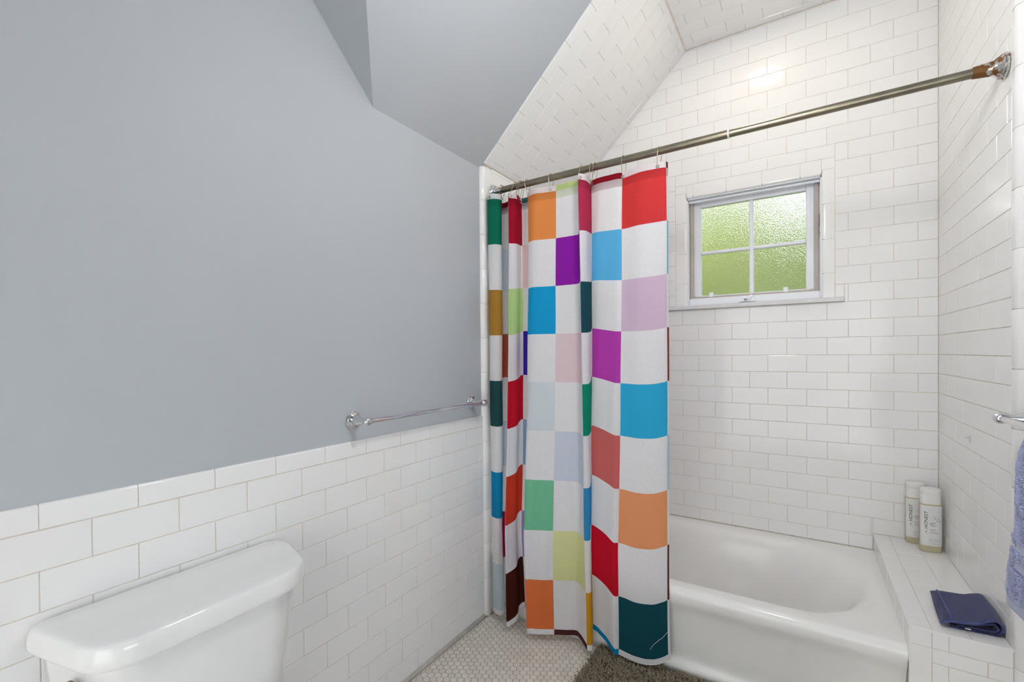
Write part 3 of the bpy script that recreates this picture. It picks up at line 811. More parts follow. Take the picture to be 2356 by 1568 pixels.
# c (pattern column), top (x, y), bottom (x, y), hem height
CURT = [
 (0.00, (-1.2000, 1.735), (-1.1812, 1.706), .040), (0.12, (-1.1985, 1.702), (-1.1866, 1.700), .038), (0.35, (-1.1840, 1.690), (-1.1731, 1.684), .036), (0.65, (-1.1557, 1.700), (-1.1395, 1.676), .034), (0.90, (-1.1460, 1.732), (-1.1258, 1.690), .036),
 (1.02, (-1.1751, 1.775), (-1.1245, 1.702), .045), (1.20, (-1.1990, 1.798), (-1.1308, 1.708), .050), (1.50, (-1.2003, 1.828), (-1.1245, 1.709), .060), (1.78, (-1.1605, 1.812), (-1.1074, 1.704), .060),
 (2.00, (-1.1038, 1.727), (-1.0646, 1.628), .034), (2.15, (-1.0932, 1.732), (-1.0526, 1.640), .035), (2.40, (-1.0800, 1.755), (-1.0399, 1.672), .050), (2.62, (-1.0913, 1.800), (-1.0425, 1.694), .072), (2.85, (-1.0963, 1.816), (-1.0309, 1.704), .088), (3.00, (-1.0917, 1.820), (-1.0211, 1.706), .090),
 (3.30, (-1.0742, 1.822), (-1.0070, 1.708), .090), (3.60, (-1.0477, 1.816), (-0.9864, 1.706), .085), (3.85, (-1.0327, 1.790), (-0.9841, 1.680), .060),
 (4.00, (-1.0255, 1.766), (-0.9706, 1.632), .034), (4.18, (-0.9853, 1.742), (-0.9489, 1.634), .034), (4.60, (-0.9329, 1.752), (-0.9054, 1.655), .034), (5.00, (-0.8848, 1.760), (-0.8654, 1.678), .034),
 (5.35, (-0.8324, 1.757), (-0.8229, 1.700), .034), (5.62, (-0.7878, 1.755), (-0.7857, 1.716), .036), (5.80, (-0.7686, 1.738), (-0.7639, 1.706), .036), (5.92, (-0.7590, 1.712), (-0.7436, 1.690), .034),
 (6.00, (-0.7534, 1.695), (-0.7139, 1.664), .030), (6.12, (-0.7414, 1.702), (-0.7012, 1.664), .030), (6.30, (-0.7321, 1.724), (-0.6963, 1.676), .034), (6.60, (-0.7366, 1.780), (-0.7064, 1.698), .060), (6.85, (-0.7449, 1.800), (-0.7159, 1.712), .080),
 (7.00, (-0.7402, 1.798), (-0.7112, 1.714), .088), (7.30, (-0.7051, 1.782), (-0.6887, 1.713), .080), (7.60, (-0.6627, 1.778), (-0.6510, 1.704), .060), (7.84, (-0.6256, 1.776), (-0.6123, 1.680), .042), (7.94, (-0.6120, 1.778), (-0.6020, 1.680), .040), (8.00, (-0.6030, 1.783), (-0.5946, 1.688), .040),
 (8.15, (-0.5758, 1.775), (-0.5676, 1.688), .038), (8.40, (-0.5273, 1.757), (-0.5216, 1.684), .036), (8.70, (-0.4743, 1.757), (-0.4662, 1.692), .042), (8.93, (-0.4369, 1.762), (-0.4262, 1.706), .060), (9.00, (-0.4289, 1.768), (-0.4153, 1.712), .068), (9.08, (-0.4267, 1.782), (-0.4082, 1.7145), .070), (9.20, (-0.4366, 1.800), (-0.4132, 1.716), .072)]
W_ = lin((240,239,242))
def P(*c): return lin(c)
ROWCOL = {  # row -> colour of each pattern column (None = white)
 -1: [None, P(150,10,45), None, P(60,120,120), None, P(205,220,150), None, P(150,15,35), None, P(90,30,35)],
 0: [P(0,122,95), None, P(178,10,48), None, P(240,150,80), None, P(190,50,88), None, P(222,62,64), None],
 1: [None, P(222,230,240), None, P(240,212,212), None, P(150,30,175), None, P(96,186,238), None, P(150,200,220)],
 2: [P(186,140,60), None, P(192,224,150), None, P(20,165,222), None, P(25,78,90), None, P(222,196,220), None],
 3: [None, P(196,102,78), None, P(60,35,170), None, P(236,214,220), None, P(190,66,182), None, P(150,55,50)],
 4: [P(38,80,84), None, P(204,12,44), None, P(222,230,236), None, P(0,148,118), None, P(50,178,226), None],
 5: [None, P(212,228,240), None, P(140,170,200), None, P(214,222,238), None, P(212,108,106), None, P(180,215,235)],
 6: [P(10,142,195), None, P(212,62,40), None, P(122,200,160), None, P(58,150,205), None, P(240,162,112), None],
 7: [None, P(170,20,80), None, P(160,150,200), None, P(228,230,170), None, P(208,14,44), None, P(110,45,45)],
 8: [P(205,220,226), None, P(74,26,14), None, P(235,125,70), None, P(216,158,34), None, P(14,78,90), None],
 9: [None, P(200,215,190), None, P(150,150,150), None, P(82,42,42), None, P(0,140,195), None, None],
}
ROWCOL[10] = [tuple(x*.84 for x in a) if a else (tuple(w*(.62+.38*x) for w, x in zip(W_, b)) if b else None) for a, b in zip(ROWCOL[0], ROWCOL[-1])]   # doubled header hem
def crom(p0, p1, p2, p3, t, t0, t1, t2, t3):
    """non-uniform Hermite through p1, p2"""
    m1 = (p2-p0)/(t2-t0)*(t2-t1); m2 = (p3-p1)/(t3-t1)*(t2-t1)
    s = (t-t1)/(t2-t1); s2, s3 = s*s, s*s*s
    return p1*(2*s3-3*s2+1) + m1*(s3-2*s2+s) + p2*(-2*s3+3*s2) + m2*(s3-s2)
def curtain():
    root = thing('shower_curtain', 'white shower curtain printed with a checkerboard of bright coloured squares', 'shower curtain', (0, 0, 0))
    tops = np.array([[x, y] for _, (x, y), _, _ in CURT]); bots = np.array([[x, y, z] for _, _, (x, y), z in CURT])
    cc = np.array([c for c, *_ in CURT]); n = len(cc)
    # sample columns: every control interval, with pattern columns breaking exactly on whole numbers
    samp = []
    for i in range(n-1):
        k = max(2, int(round((cc[i+1]-cc[i])/.03)))
        samp += [cc[i] + (cc[i+1]-cc[i])*j/k for j in range(k)]
    samp.append(cc[-1])
    samp = sorted(set([round(s, 5) for s in samp] + [float(k) for k in range(10)]))
    def ev(arr, c):
        i = int(np.clip(np.searchsorted(cc, c, side='right')-1, 0, n-2))
        i0, i3 = max(i-1, 0), min(i+2, n-1)
        lo0 = cc[i0] if i0 < i else cc[i]-.1; hi3 = cc[i3] if i3 > i+1 else cc[i+1]+.1
        return crom(arr[i0], arr[i], arr[i+1], arr[i3], c, lo0, cc[i], cc[i+1], hi3)
    ZT = 1.906
    # vertical levels: hem row -1 (.024), nine squares, hem row 9 (.026)
    lev = [('h', -1, 0.), ('h', -1, 1.)]
    rows = [(-1, 0.0, .024)]
    SQ = .2043
    rows.append((10, .024, .056)); rows.append((0, .056, .024+SQ))
    for r in range(1, 9): rows.append((r, .024+r*SQ, .024+(r+1)*SQ))
    rows.append((9, .024+9*SQ, .024+9*SQ+.022))
    H = rows[-1][2]
    ds = []; rid = []
    for r, a, b in rows:
        k = 1 if r in (-1, 9, 10) else 6
        for j in range(k): ds.append(a+(b-a)*j/k); rid.append(r)
    ds.append(H)
    mb = MB(); NV = len(ds); cols = []
    for c in samp:
        t = ev(tops, c); b = ev(bots, c); drop = ZT - b[2]
        for d in ds:
            q = d/H; z = ZT - drop*q
            s = min(1., (ZT-z)/1.48); s = s*(.55+.45*s) if s < 1 else 1.; 
            x = t[0] + (b[0]-t[0])*q
            y = t[1] + (b[1]-t[1])*s
            wob = .0022*math.sin(7*q+c*5.1)*math.sin(3.1*c+2)*q + .0012*math.sin(19*q+c*9)
            mb.v.append((x + wob*.6, y - abs(wob), z))
    for i in range(len(samp)-1):
        cm = (samp[i]+samp[i+1])/2
        for j in range(NV-1):
            a = i*NV+j
            mb.f.append((a, a+1, a+NV+1, a+NV)); mb.mi.append(0)
            col = ROWCOL[rid[j]][min(int(cm), 9)]
            cols.append(col or W_)
    fab = mb.build('fabric', M_fabric, root, smooth=True)
    at = fab.data.color_attributes.new('print', 'FLOAT_COLOR', 'CORNER')
    buf = np.ones((len(fab.data.loops), 4), dtype=np.float32)
    buf[:, :3] = np.repeat(np.array(cols, dtype=np.float32), 4, axis=0)
    at.data.foreach_set('color', buf.ravel())
    # header hem: a second layer behind the top edge, and stitched lower hem
    hm = MB()
    for c in samp:
        t = ev(tops, c); b = ev(bots, c)
        for z in (ZT-.001, ZT-.042):
            hm.v.append((t[0], t[1]+.0035 + (b[1]-t[1])*.01, z))
    hc_ = []
    for i in range(len(samp)-1):
        a = 2*i; hm.f.append((a, a+1, a+3, a+2)); hm.mi.append(0); hc_.append(ROWCOL[-1][min(int((samp[i]+samp[i+1])/2), 9)] or ROWCOL[0][min(int((samp[i]+samp[i+1])/2), 9)] or W_)
    h = hm.build('header_hem', M_fabric, root, smooth=True)
    at = h.data.color_attributes.new('print', 'FLOAT_COLOR', 'CORNER')
    buf = np.ones((len(h.data.loops), 4), dtype=np.float32); buf[:, :3] = np.repeat(np.array(hc_, dtype=np.float32), 4, axis=0)
    at.data.foreach_set('color', buf.ravel())
    th = MB(); th.tube([(-0.4744, 1.6815, 0.1031), (-0.4618, 1.6815, 0.1248), (-0.4435, 1.683, 0.146), (-0.4301, 1.685, 0.1588), (-0.4171, 1.688, 0.1772), (-0.4043, 1.692, 0.1965)], .0006, 6); th.build('loose_thread', M_tag, root, smooth=True)
    # hooks: (pattern position, x on the rod, label)
    hooks = [(.40, -1.1899, 'metal curtain hook nearest the left wall, over the green square'), (.90, -1.1599, 'metal curtain hook at the right edge of the green square'),
             (2.12, -1.0863, 'metal curtain hook over the left edge of the narrow crimson square'), (2.50, -1.0658, 'metal curtain hook over the right edge of the crimson square, left of a close pair'),
             (2.75, -1.0568, 'metal curtain hook just right of the crimson square, right of a close pair'), (4.02, -1.0277, 'metal curtain hook at the left edge of the orange top square'),
             (4.80, -0.9093, 'metal curtain hook over the right side of the orange top square'), (6.06, -0.7670, 'metal curtain hook over the left edge of the rose pink strip'),
             (6.50, -0.7223, 'metal curtain hook at the right edge of the rose pink strip'), (7.10, -0.7082, 'metal curtain hook at the left end of the recessed white top square'),
             (8.02, -0.5904, 'metal curtain hook at the left edge of the large red top square'), (8.80, -0.4529, 'metal curtain hook near the free right end of the curtain')]
    for c, hx, lab in hooks:
        t = ev(tops, c); gx, gy, gz = t[0], t[1]-.002, ZT-.017
        # grommet
        gr = MB(); gr.lathe([(.0035, 0), (.0065, -.0006), (.0068, .0012), (.004, .0016)], (gx, gy+.001, gz), (0, -1, 0), 16, False, False)
        gr.build('grommet', M_chrome, root, angle=50)
        k = thing('curtain_hook', lab, 'hook', (hx, RODY, RODZ), 'curtain hooks on the shower rod')
        pts = []
        R_ = RODR + .0042
        # front wire: from the grommet up to the rod, over it and down behind
        g0 = Vector((gx-hx, gy-.004-RODY, gz-RODZ))
        pts = [g0+Vector((0, .004, -.003)), g0+Vector((0, -.002, -.004)), g0+Vector((0, -.004, .003)), g0*.5+Vector((0, -R_*.55-.002, -.002)), Vector((0, -R_, -.004))]
        for i in range(1, 9):
            a = math.pi - math.pi*i/9*1.12
            pts.append(Vector((.0006*i, R_*math.cos(a), R_*math.sin(a))))
        back = g0 + Vector((.007, .012, .004))
        pts += [Vector((.006, R_*.9, -.010)), (Vector((.006, R_*.9, -.010))+back)*.5, back, g0+Vector((.003, .008, -.004)), g0+Vector((0, .004, -.003))]
        mw = MB(); mw.tube(pts, .0011, 7); mw.build('wire', M_hook, k, angle=60)
        for s, nm in ((-.6, 'roller_bead'), (.2, 'roller_bead'), (.75, 'roller_bead')):
            a = math.pi/2 - s; bd = MB()
            bd.lathe([(.0004, -.0032), (.0024, -.0022), (.0033, 0), (.0024, .0022), (.0004, .0032)], (.002, R_*math.cos(a), R_*math.sin(a)), (1, 0, .1), 10); bd.build(nm, M_hook, k, smooth=True)
M_fabric = material('printed_polyester', (.8,.8,.8), rough=.75, spec=.25, attr='print', var=.025, vscale=150, bump=.05, bscale=900, translucent=.32)
curtain()

# rod
def rod():
    r = thing('shower_curtain_rod', 'bronze-toned tension curtain rod across the tub opening', 'curtain rod', (0, 0, 0))
    xc = -0.2150; slope = .0035
    zz = lambda x: RODZ + (x-XL)*.009 - .004
    mb = MB(); mb.tube([(XA+.04, RODY, zz(XA+.04)), (xc, RODY, zz(xc))], RODR+.0008, 20); mb.build('outer_tube', M_rodm, r, angle=40)
    mb = MB(); mb.tube([(xc-.02, RODY, zz(xc)), (XR-.05, RODY, zz(XR-.05))], RODR-.0006, 20); mb.build('inner_tube', M_rodm, r, angle=40)
    mb = MB(); mb.lathe([(RODR+.0005, -.003), (RODR+.002, -.002), (RODR+.002, .002), (RODR-.0005, .003)], (xc, RODY, zz(xc)), (1, 0, .009), 20); mb.build('collar', M_cap, r, angle=40)
    prof = [(.001, 0), (.031, 0), (.033, .002), (.033, .005), (.030, .007), (.0315, .010), (.029, .013), (.026, .016), (.0235, .020), (.0205, .024), (.019, .027), (.0185, .034), (.0172, .048), (.0155, .062), (.0152, .066), (.0135, .067)]
    mb = MB(); mb.lathe([(a, b*.80) for a, b in prof], (XA+.001, RODY, zz(XA)), (1, 0, 0), 28); tag(mb.build('flange', M_chrome, r, angle=30), 'polished chrome flange')
    mb = MB(); mb.lathe(prof, (XR-.001, RODY, zz(XR)), (-1, 0, 0), 28); tag(mb.build('flange', M_rust, r, angle=30), 'rusted chrome flange')
rod()

# ------------------------------------------------------------------ towel bars
def towel_bar(name, label, xw, sgn, y0, y1, z):
    t = thing(name, label, 'towel bar', (xw, (y0+y1)/2, z))
    L = (y1-y0)/2; so_ = .070
    bar = MB(); bar.tube([(sgn*so_, -L, 0), (sgn*so_, L, 0)], .0078, 18); bar.build('bar', M_chrome, t, angle=40)
    for s in (-1, 1):
        mb = MB()
        mb.lathe([(.0005, 0), (.0275, 0), (.029, .002), (.0285, .005), (.0255, .0075), (.0265, .010), (.025, .014), (.020, .0175), (.0175, .019), (.018, .021), (.0165, .026), (.0125, .038), (.0095, .050), (.0085, .056), (.0105, .058), (.0105, .061), (.0075, .064)], (0, s*L, 0), (sgn, 0, 0), 28)
        p = mb.build('post', M_chrome, t, angle=32)
        kb = MB(); kb.lathe([(.009, -.016), (.0115, -.013), (.0115, -.011), (.0132, -.008), (.0145, 0), (.0135, .006), (.0115, .010), (.0105, .012), (.008, .014), (.0015, .0165)], (sgn*so_, s*L, 0), (0, s, 0), 24)
        kb.build('finial', M_chrome, p, angle=32)
towel_bar('towel_bar', 'empty chrome towel bar on the blue wall left of the curtain', XL, 1, .977, 1.603, .981)
towel_bar('towel_bar', 'chrome towel bar holding the blue towel at the right edge', XR2, -1, 1.03, 1.627, 1.0205)

# ------------------------------------------------------------------ hanging towel
def towel():
    t = thing('bath_towel', 'slate blue terry towel hanging from the right-hand towel bar', 'towel', (.42, 1.33, 0))
    zb = 1.0205
    BANDS = ((.752, .772), (.705, .727), (.600, .634))
    inband = lambda z: any(a < z < b for a, b in BANDS)
    def sheet(side, xc, y0, prof, name, seed):
        """half of the towel on one side of the bar; prof gives the far edge (z, y) from the bar down"""
        mb = MB(); nyy = 30; th = .0085
        pz = [p[0] for p in prof][::-1]; py = [p[1] for p in prof][::-1]
        zz = list(np.arange(prof[0][0], prof[-1][0]-.0001, -.0045)); nz = len(zz)-1
        def surf(i, j, o):
            i0 = min(int(i), nz-1); z = zz[i0] + (zz[i0+1]-zz[i0])*(i-i0); v = j/nyy
            q = i/nz; spread = min(1, q*3)
            y1 = float(np.interp(z, pz, py)); y = y0 + (y1-y0)*v
            x = xc - .42 + side*.003*spread + .003*math.sin(v*11+side+q)*spread
            if z > zb-.012: x = side*(.0095 + .004*(zb+.014-z)/.026)
            rim = 1 - max(0, (v-.86)/.14)**2*.75          # rounded far edge
            k = (th/2 - .0022 if inband(z) else th/2 + .0018)*rim
            return (x + o*k, y - 1.33, z)
        for o in (-1, 1):
            base = len(mb.v)
            for i in range(nz+1):
                for j in range(nyy+1): mb.v.append(surf(i, j, o))
            for i in range(nz):
                mi = 1 if inband((zz[i]+zz[i+1])/2) else 0
                for j in range(nyy):
                    a = base+i*(nyy+1)+j; f = (a, a+1, a+nyy+2, a+nyy+1)
                    mb.f.append(f if o < 0 else f[::-1]); mb.mi.append(mi)
        N = (nz+1)*(nyy+1)
        edge = [(i*(nyy+1), (i+1)*(nyy+1)) for i in range(nz)] + [((i+1)*(nyy+1)+nyy, i*(nyy+1)+nyy) for i in range(nz)] + [(nz*(nyy+1)+j, nz*(nyy+1)+j+1) for j in range(nyy)] + [(j+1, j) for j in range(nyy)]
        for a, b in edge: mb.f.append((a, b, b+N, a+N)); mb.mi.append(1 if inband(mb.v[a][2]) else 0)
        o = mb.build(name, [M_towelbase, M_towelband], t, smooth=True)
        lp = MB(); r2 = random.Random(seed)
        for _ in range(26000):
            i = r2.uniform(0, nz-.01); j = nyy*(1-r2.random()**1.6*.6)
            s_ = r2.choice((-1, 1)) if j < nyy*.97 else r2.choice((-1, 0, 0, 1))
            p = Vector(surf(i, min(j, nyy-.02), s_ if s_ else r2.uniform(-.8, .8)))
            if any(a-.002 < p.z < b+.002 for a, b in BANDS): continue
            n = Vector((s_, r2.uniform(-.4, .5)+(1.3 if j > nyy*.95 else 0), r2.uniform(-.7, .4))).normalized()
            tq = n.cross(Vector((r2.random()-.5, r2.random()-.5, r2.random()-.5))).normalized()*.0013; b_ = n.cross(tq)
            h = r2.uniform(.0016, .0032)
            lp.add([p+tq, p-tq*.5+b_*.87, p-tq*.5-b_*.87, p+n*h+tq*.6, p+n*h-tq*.3+b_*.5, p+n*h-tq*.3-b_*.5], [(0,1,4,3),(1,2,5,4),(2,0,3,5),(3,4,5)])
        l_ = lp.build('terry_pile', M_towel, o); l_['kind'] = 'stuff'
    sheet(-1, .4055, 1.12, [(1.034, 1.40), (1.02, 1.405), (.98, 1.43), (.94, 1.452), (.80, 1.452), (.772, 1.455), (.770, 1.450), (.754, 1.450), (.750, 1.474), (.738, 1.480), (.728, 1.474), (.724, 1.458), (.708, 1.458), (.702, 1.482), (.66, 1.498), (.634, 1.506), (.605, 1.508)], 'front_fold', 5)
    sheet(1, .4300, 1.12, [(1.034, 1.44), (1.02, 1.46), (.98, 1.515), (.95, 1.545), (.90, 1.556), (.80, 1.560), (.772, 1.562), (.770, 1.553), (.754, 1.553), (.750, 1.588), (.738, 1.595), (.728, 1.588), (.724, 1.572), (.708, 1.572), (.702, 1.600), (.66, 1.620), (.634, 1.630), (.610, 1.630)], 'back_fold', 6)
towel()

# ------------------------------------------------------------------ folded washcloth on the ledge
def washcloth():
    zt = .4085
    t = thing('washcloth', 'folded navy blue washcloth lying on the tiled ledge', 'washcloth', (.40, 1.86, zt))
    th = .0055
    # centre line of the folded cloth in (x, z), seen from the front
    def bez(pts, n):
        out = []
        for i in range(len(pts)-1):
            p0, p1, p2, p3 = pts[max(i-1, 0)], pts[i], pts[i+1], pts[min(i+2, len(pts)-1)]
            for k in range(n):
                s = k/n
                out.append(tuple(.5*((2*p1[d])+(-p0[d]+p2[d])*s+(2*p0[d]-5*p1[d]+4*p2[d]-p3[d])*s*s+(-p0[d]+3*p1[d]-3*p2[d]+p3[d])*s**3) for d in (0, 1)))
        return out + [pts[-1]]
    outer = bez([(.352, .0035), (.39, .0035), (.43, .0035), (.450, .0055), (.4595, .019), (.4560, .037), (.442, .0450), (.426, .0405), (.405, .0300), (.378, .0245), (.352, .0215), (.337, .0155), (.331, .0080)], 8)
    inner = bez([(.368, .0100), (.40, .0105), (.425, .0108), (.442, .0125), (.4500, .0215), (.442, .0320), (.428, .0285), (.405, .0205), (.37, .0160)], 8)
    def sheet(line, y0f, y1f, name, mat, parent, th=th, ny=20):
        mb = MB(); n = len(line)
        nr = []
        for i in range(n):
            a, b = line[max(i-1, 0)], line[min(i+1, n-1)]; d = Vector((b[0]-a[0], b[1]-a[1])).normalized(); nr.append((-d.y, d.x))
        for sgn in (-1, 1):
            for k in range(ny+1):
                v = k/ny
                for i in range(n):
                    x, z = line[i]; s = i/(n-1)
                    y = y0f(s) + (y1f(s)-y0f(s))*v
                    shr = 1 - .06*v; dz = (1-.28*v*v) if z > .010 else 1
                    mb.v.append((x-.40+.016*v + nr[i][0]*sgn*th/2 + .0008*math.sin(40*s+v*6), y-1.86, max(.0008, z*dz + nr[i][1]*sgn*th/2 + .0006*math.sin(23*s+9*v))))
        N = (ny+1)*n
        for sgn in (0, 1):
            for k in range(ny):
                for i in range(n-1):
                    a = sgn*N + k*n+i; f = (a, a+1, a+n+1, a+n); mb.f.append(f if sgn else f[::-1]); mb.mi.append(0)
        for k in range(ny):
            for c in (0, n-1): a = k*n+c; mb.f.append((a, a+n, a+n+N, a+N)); mb.mi.append(0)
        for i in range(n-1):
            for k in (0, ny): a = k*n+i; mb.f.append((a, a+1, a+1+N, a+N)); mb.mi.append(0)
        return mb.build(name, mat, parent, smooth=False, angle=60)
    y0 = lambda s: 1.752 + .006*math.sin(6*s) - .004*s
    y1 = lambda s: 1.962 - .012*math.sin(3*s)
    o = sheet(outer, y0, y1, 'outer_layer', M_navy, t)
    sheet(inner, lambda s: 1.757, lambda s: 1.95, 'inner_layer', M_navy, t, th=.004)
    # pale stitched hem along the front edge, and along the left flap
    hm = MB(); hm.tube([(x-.40, y0(i/(len(outer)-1))-1.86-.0005, z) for i, (x, z) in enumerate(outer)][30:], .0030, 8); hm.build('hem', M_navyhem, o, smooth=True)
    hm = MB(); hm.tube([(x-.40, 1.7555-1.86, z) for x, z in inner], .0012, 6); hm.build('hem', M_navyhem, o, smooth=True)
    hm = MB()
    for k in range(1, 3): pass
    pts = [(.356-.40, y0(1)-1.86, .0262), (.354-.40+.003, -.05, .0255), (.352-.40+.006, 0, .0238), (.350-.40+.010, .05, .0212), (.348-.40+.014, .095, .0182)]
    hm.tube(pts, .0028, 8); hm.build('hem', M_navyhem, o, smooth=True)
    tg = MB(); tg.bbox(-.018, -.006, -.1125, -.1085, .0065, .0095, .0006); tg.build('care_tag', M_tag, t)
washcloth()

# ------------------------------------------------------------------ bottles
def text_mesh(body, size):
    cu = bpy.data.curves.new('lettering', 'FONT'); cu.body = body; cu.size = size; cu.align_x = 'LEFT'; cu.resolution_u = 3
    o = bpy.data.objects.new('tmp', cu); COL.objects.link(o)
    bpy.context.view_layer.update()
    me = bpy.data.meshes.new_from_object(o.evaluated_get(bpy.context.evaluated_depsgraph_get()))
    v = [tuple(p.co) for p in me.vertices]; f = [tuple(p.vertices) for p in me.polygons]
    bpy.data.objects.remove(o); bpy.data.meshes.remove(me)
    return v, f
HON_V, HON_F = text_mesh('HONEST', .0165)
def bottle(loc, rotz, label):
    t = thing('soap_bottle', label, 'bottle', loc, 'soap bottles on the ledge')
    t.rotation_euler = (0, 0, rotz)
    A, B = .0335, .0205
    n = 40
    def oval(k, z, a=A, b=B):
        pts = []
        for i in range(n):
            th = 2*math.pi*i/n; cx, sy = math.cos(th), math.sin(th); e = .72
            pts.append((a*k*math.copysign(abs(cx)**e, cx), b*k*math.copysign(abs(sy)**e, sy), z))
        return pts
    mb = MB(); mb.loft([oval(.90, .0), oval(.97, .002), oval(1, .006), oval(1, .165), oval(.995, .176), oval(.955, .186), oval(.93, .188)], True, True)
    mb.build('body', M_soap, t, angle=45)
    mb = MB(); mb.loft([oval(.945, .186), oval(.945, .2215), oval(.93, .2235)], True, True); c = mb.build('collar', M_cap, t, angle=45)
    mb = MB(); mb.loft([oval(.90, .2235), oval(.93, .225), oval(.945, .238), oval(.93, .2435), oval(.86, .2460), oval(.5, .2470)], True, True); mb.build('flip_cap', M_cap, t, angle=45)
    # wrapped label on the front half
    def yo(x):
        return -B*math.sqrt(max(0., 1-(abs(x)/A)**(2/.72)))**.72 if abs(x) < A else 0
    def fx(x):   # front y of the superellipse
        return -B*(max(0., 1-(abs(x)/A)**(2/.72)))**(.72/2)
    lm = MB(); m = 40
    xs = [A*math.sin(math.pi/2*(-1+2*i/m))*.996 for i in range(m+1)]
    for x in xs:
        for z in (.026, .1815): lm.v.append((x*1.006, fx(x)*1.01-.0006, z))
    for i in range(m): a = 2*i; lm.f.append((a, a+2, a+3, a+1)); lm.mi.append(0)
    lab = lm.build('label', M_label, t, smooth=True)
    def printed(v, f, mat, nm):
        mb = MB(); mb.v = [(x, fx(x)*1.01-.0011, z) for x, z in v]; mb.f = list(f); mb.mi = [0]*len(f); return mb.build(nm, mat, lab)
    # brand lettering runs upward along the left of the label
    printed([(-.0165 - y*.85, .0905 + x*1.08) for x, y, _ in HON_V], HON_F, M_dark, 'lettering')
    printed([(-.0300, .0790), (-.0165, .0865), (-.0220, .0790), (-.0165, .0715)], [(0, 3, 2), (0, 2, 1)], M_dark, 'arrow_mark')
    def bars(spec, mat, nm):
        v = []; f = []
        for x0, x1, z, h in spec:
            k = max(2, int((x1-x0)/.004)); o = len(v)
            for i in range(k+1): x = x0+(x1-x0)*i/k; v += [(x, z), (x, z+h)]
            for i in range(k): a = o+2*i; f.append((a, a+2, a+3, a+1))
        printed(v, f, mat, nm)
    bars([(-.010, .008, .1135, .0024), (-.010, .003, .1080, .0018), (-.007, .010, .1040, .0018), (-.010, .007, .0880, .0022)], M_greyp, 'print_lines')
    bars([(-.010, .013, .0800, .0012), (-.010, .024, .0760, .0012)], M_red, 'print_lines')
    bars([(-.010, .020, .0350, .0010)], M_greyp, 'print_lines')
    for x in (-.006, .006, .017):
        v = [(x+.0042*math.cos(a), .049+.005*math.sin(a)) for a in [2*math.pi*k/20 for k in range(20)]] + [(x+.0034*math.cos(a), .049+.0042*math.sin(a)) for a in [2*math.pi*k/20 for k in range(20)]]
        printed(v, [(k, (k+1) % 20, 20+(k+1) % 20, 20+k) for k in range(20)], M_greyp, 'seal_mark')
    # botanical sprig
    v = []; f = []
    def leaf(x, z, a, l, w):
        o = len(v); d = (math.cos(a), math.sin(a)); q = (-d[1], d[0])
        v.extend([(x, z), (x+d[0]*l*.5+q[0]*w, z+d[1]*l*.5+q[1]*w), (x+d[0]*l, z+d[1]*l), (x+d[0]*l*.5-q[0]*w, z+d[1]*l*.5-q[1]*w)]); f.append((o, o+3, o+2, o+1))
    leaf(.006, .135, -.9, .036, .0006)
    for i, (x, z, a, l) in enumerate([(.011, .129, 2.6, .010), (.012, .127, .9, .012), (.016, .121, .6, .012), (.019, .117, 1.1, .013), (.015, .122, 2.9, .009), (.021, .112, .5, .009)]): leaf(x, z, a, l, .0016)
    printed(v, f, M_greenp, 'sprig')
    v = [(.005+.0045*math.cos(a), .139+.0055*math.sin(a)) for a in [2*math.pi*k/16 for k in range(16)]] + [(.005+.0036*math.cos(a), .139+.0045*math.sin(a)) for a in [2*math.pi*k/16 for k in range(16)]]
    printed(v, [(k, (k+1) % 16, 16+(k+1) % 16, 16+k) for k in range(16)], M_greenp, 'sprig')
bottle((.4215, 2.3830, .4082), math.radians(12), 'front soap bottle of pale yellow gel, standing in the tiled corner')
bottle((.3900, 2.4560, .4082), math.radians(6), 'rear soap bottle, half hidden behind the front one')

# ------------------------------------------------------------------ bath mat
def bath_mat():
    x0, x1, y0, y1 = -.690, .12, 1.22, 1.738
    t = thing('bath_mat', 'thick grey-brown shaggy bath mat in front of the tub', 'bath mat', ((x0+x1)/2, (y0+y1)/2, 0))
    cx, cy = (x0+x1)/2, (y0+y1)/2
    b = MB(); b.bbox(x0-cx, x1-cx, y0-cy, y1-cy, .0005, .009, .003); b.build('backing', M_matb, t)
    r2 = np.random.default_rng(3); sp = .0066
    ii = [(x, y) for x in np.arange(x0+.004, x1-.003, sp) for y in np.arange(y0+.004, y1-.003, sp)]
    mb = MB()
    for x, y in ii:
        x += r2.uniform(-.003, .003); y += r2.uniform(-.003, .003)
        lx, ly = r2.normal(0, .30), r2.normal(0, .30)
        if x < x0+.02: lx -= .5
        if y > y1-.02: ly += .1
        h = r2.uniform(.011, .0185); w = r2.uniform(.0027, .0037)
        p0 = np.array([x-cx, y-cy, .008]); p1 = p0 + np.array([lx*.25*h, ly*.25*h, h*.6]); p2 = p0 + np.array([lx*h*.8, ly*h*.8, h*(1-.12*(lx*lx+ly*ly))])
        a0 = r2.uniform(0, 6.28); o = len(mb.v)
        for p, k in ((p0, .9), (p1, 1.1), (p2, 1.0), (p2+np.array([lx*.001, ly*.001, .0022]), .45)):
            for q in range(4):
                a = a0+q*math.pi/2; mb.v.append((p[0]+w*k*math.cos(a), p[1]+w*k*math.sin(a), p[2]))
        for lv in (0, 1, 2):
            for q in range(4):
                k = (q+1) % 4; mb.f.append((o+lv*4+q, o+lv*4+k, o+lv*4+4+k, o+lv*4+4+q)); mb.mi.append(0)
        mb.f.append((o+12, o+13, o+14, o+15)); mb.mi.append(0)
    p = mb.build('shag_pile', M_mat, t, smooth=True); p['kind'] = 'stuff'
bath_mat()

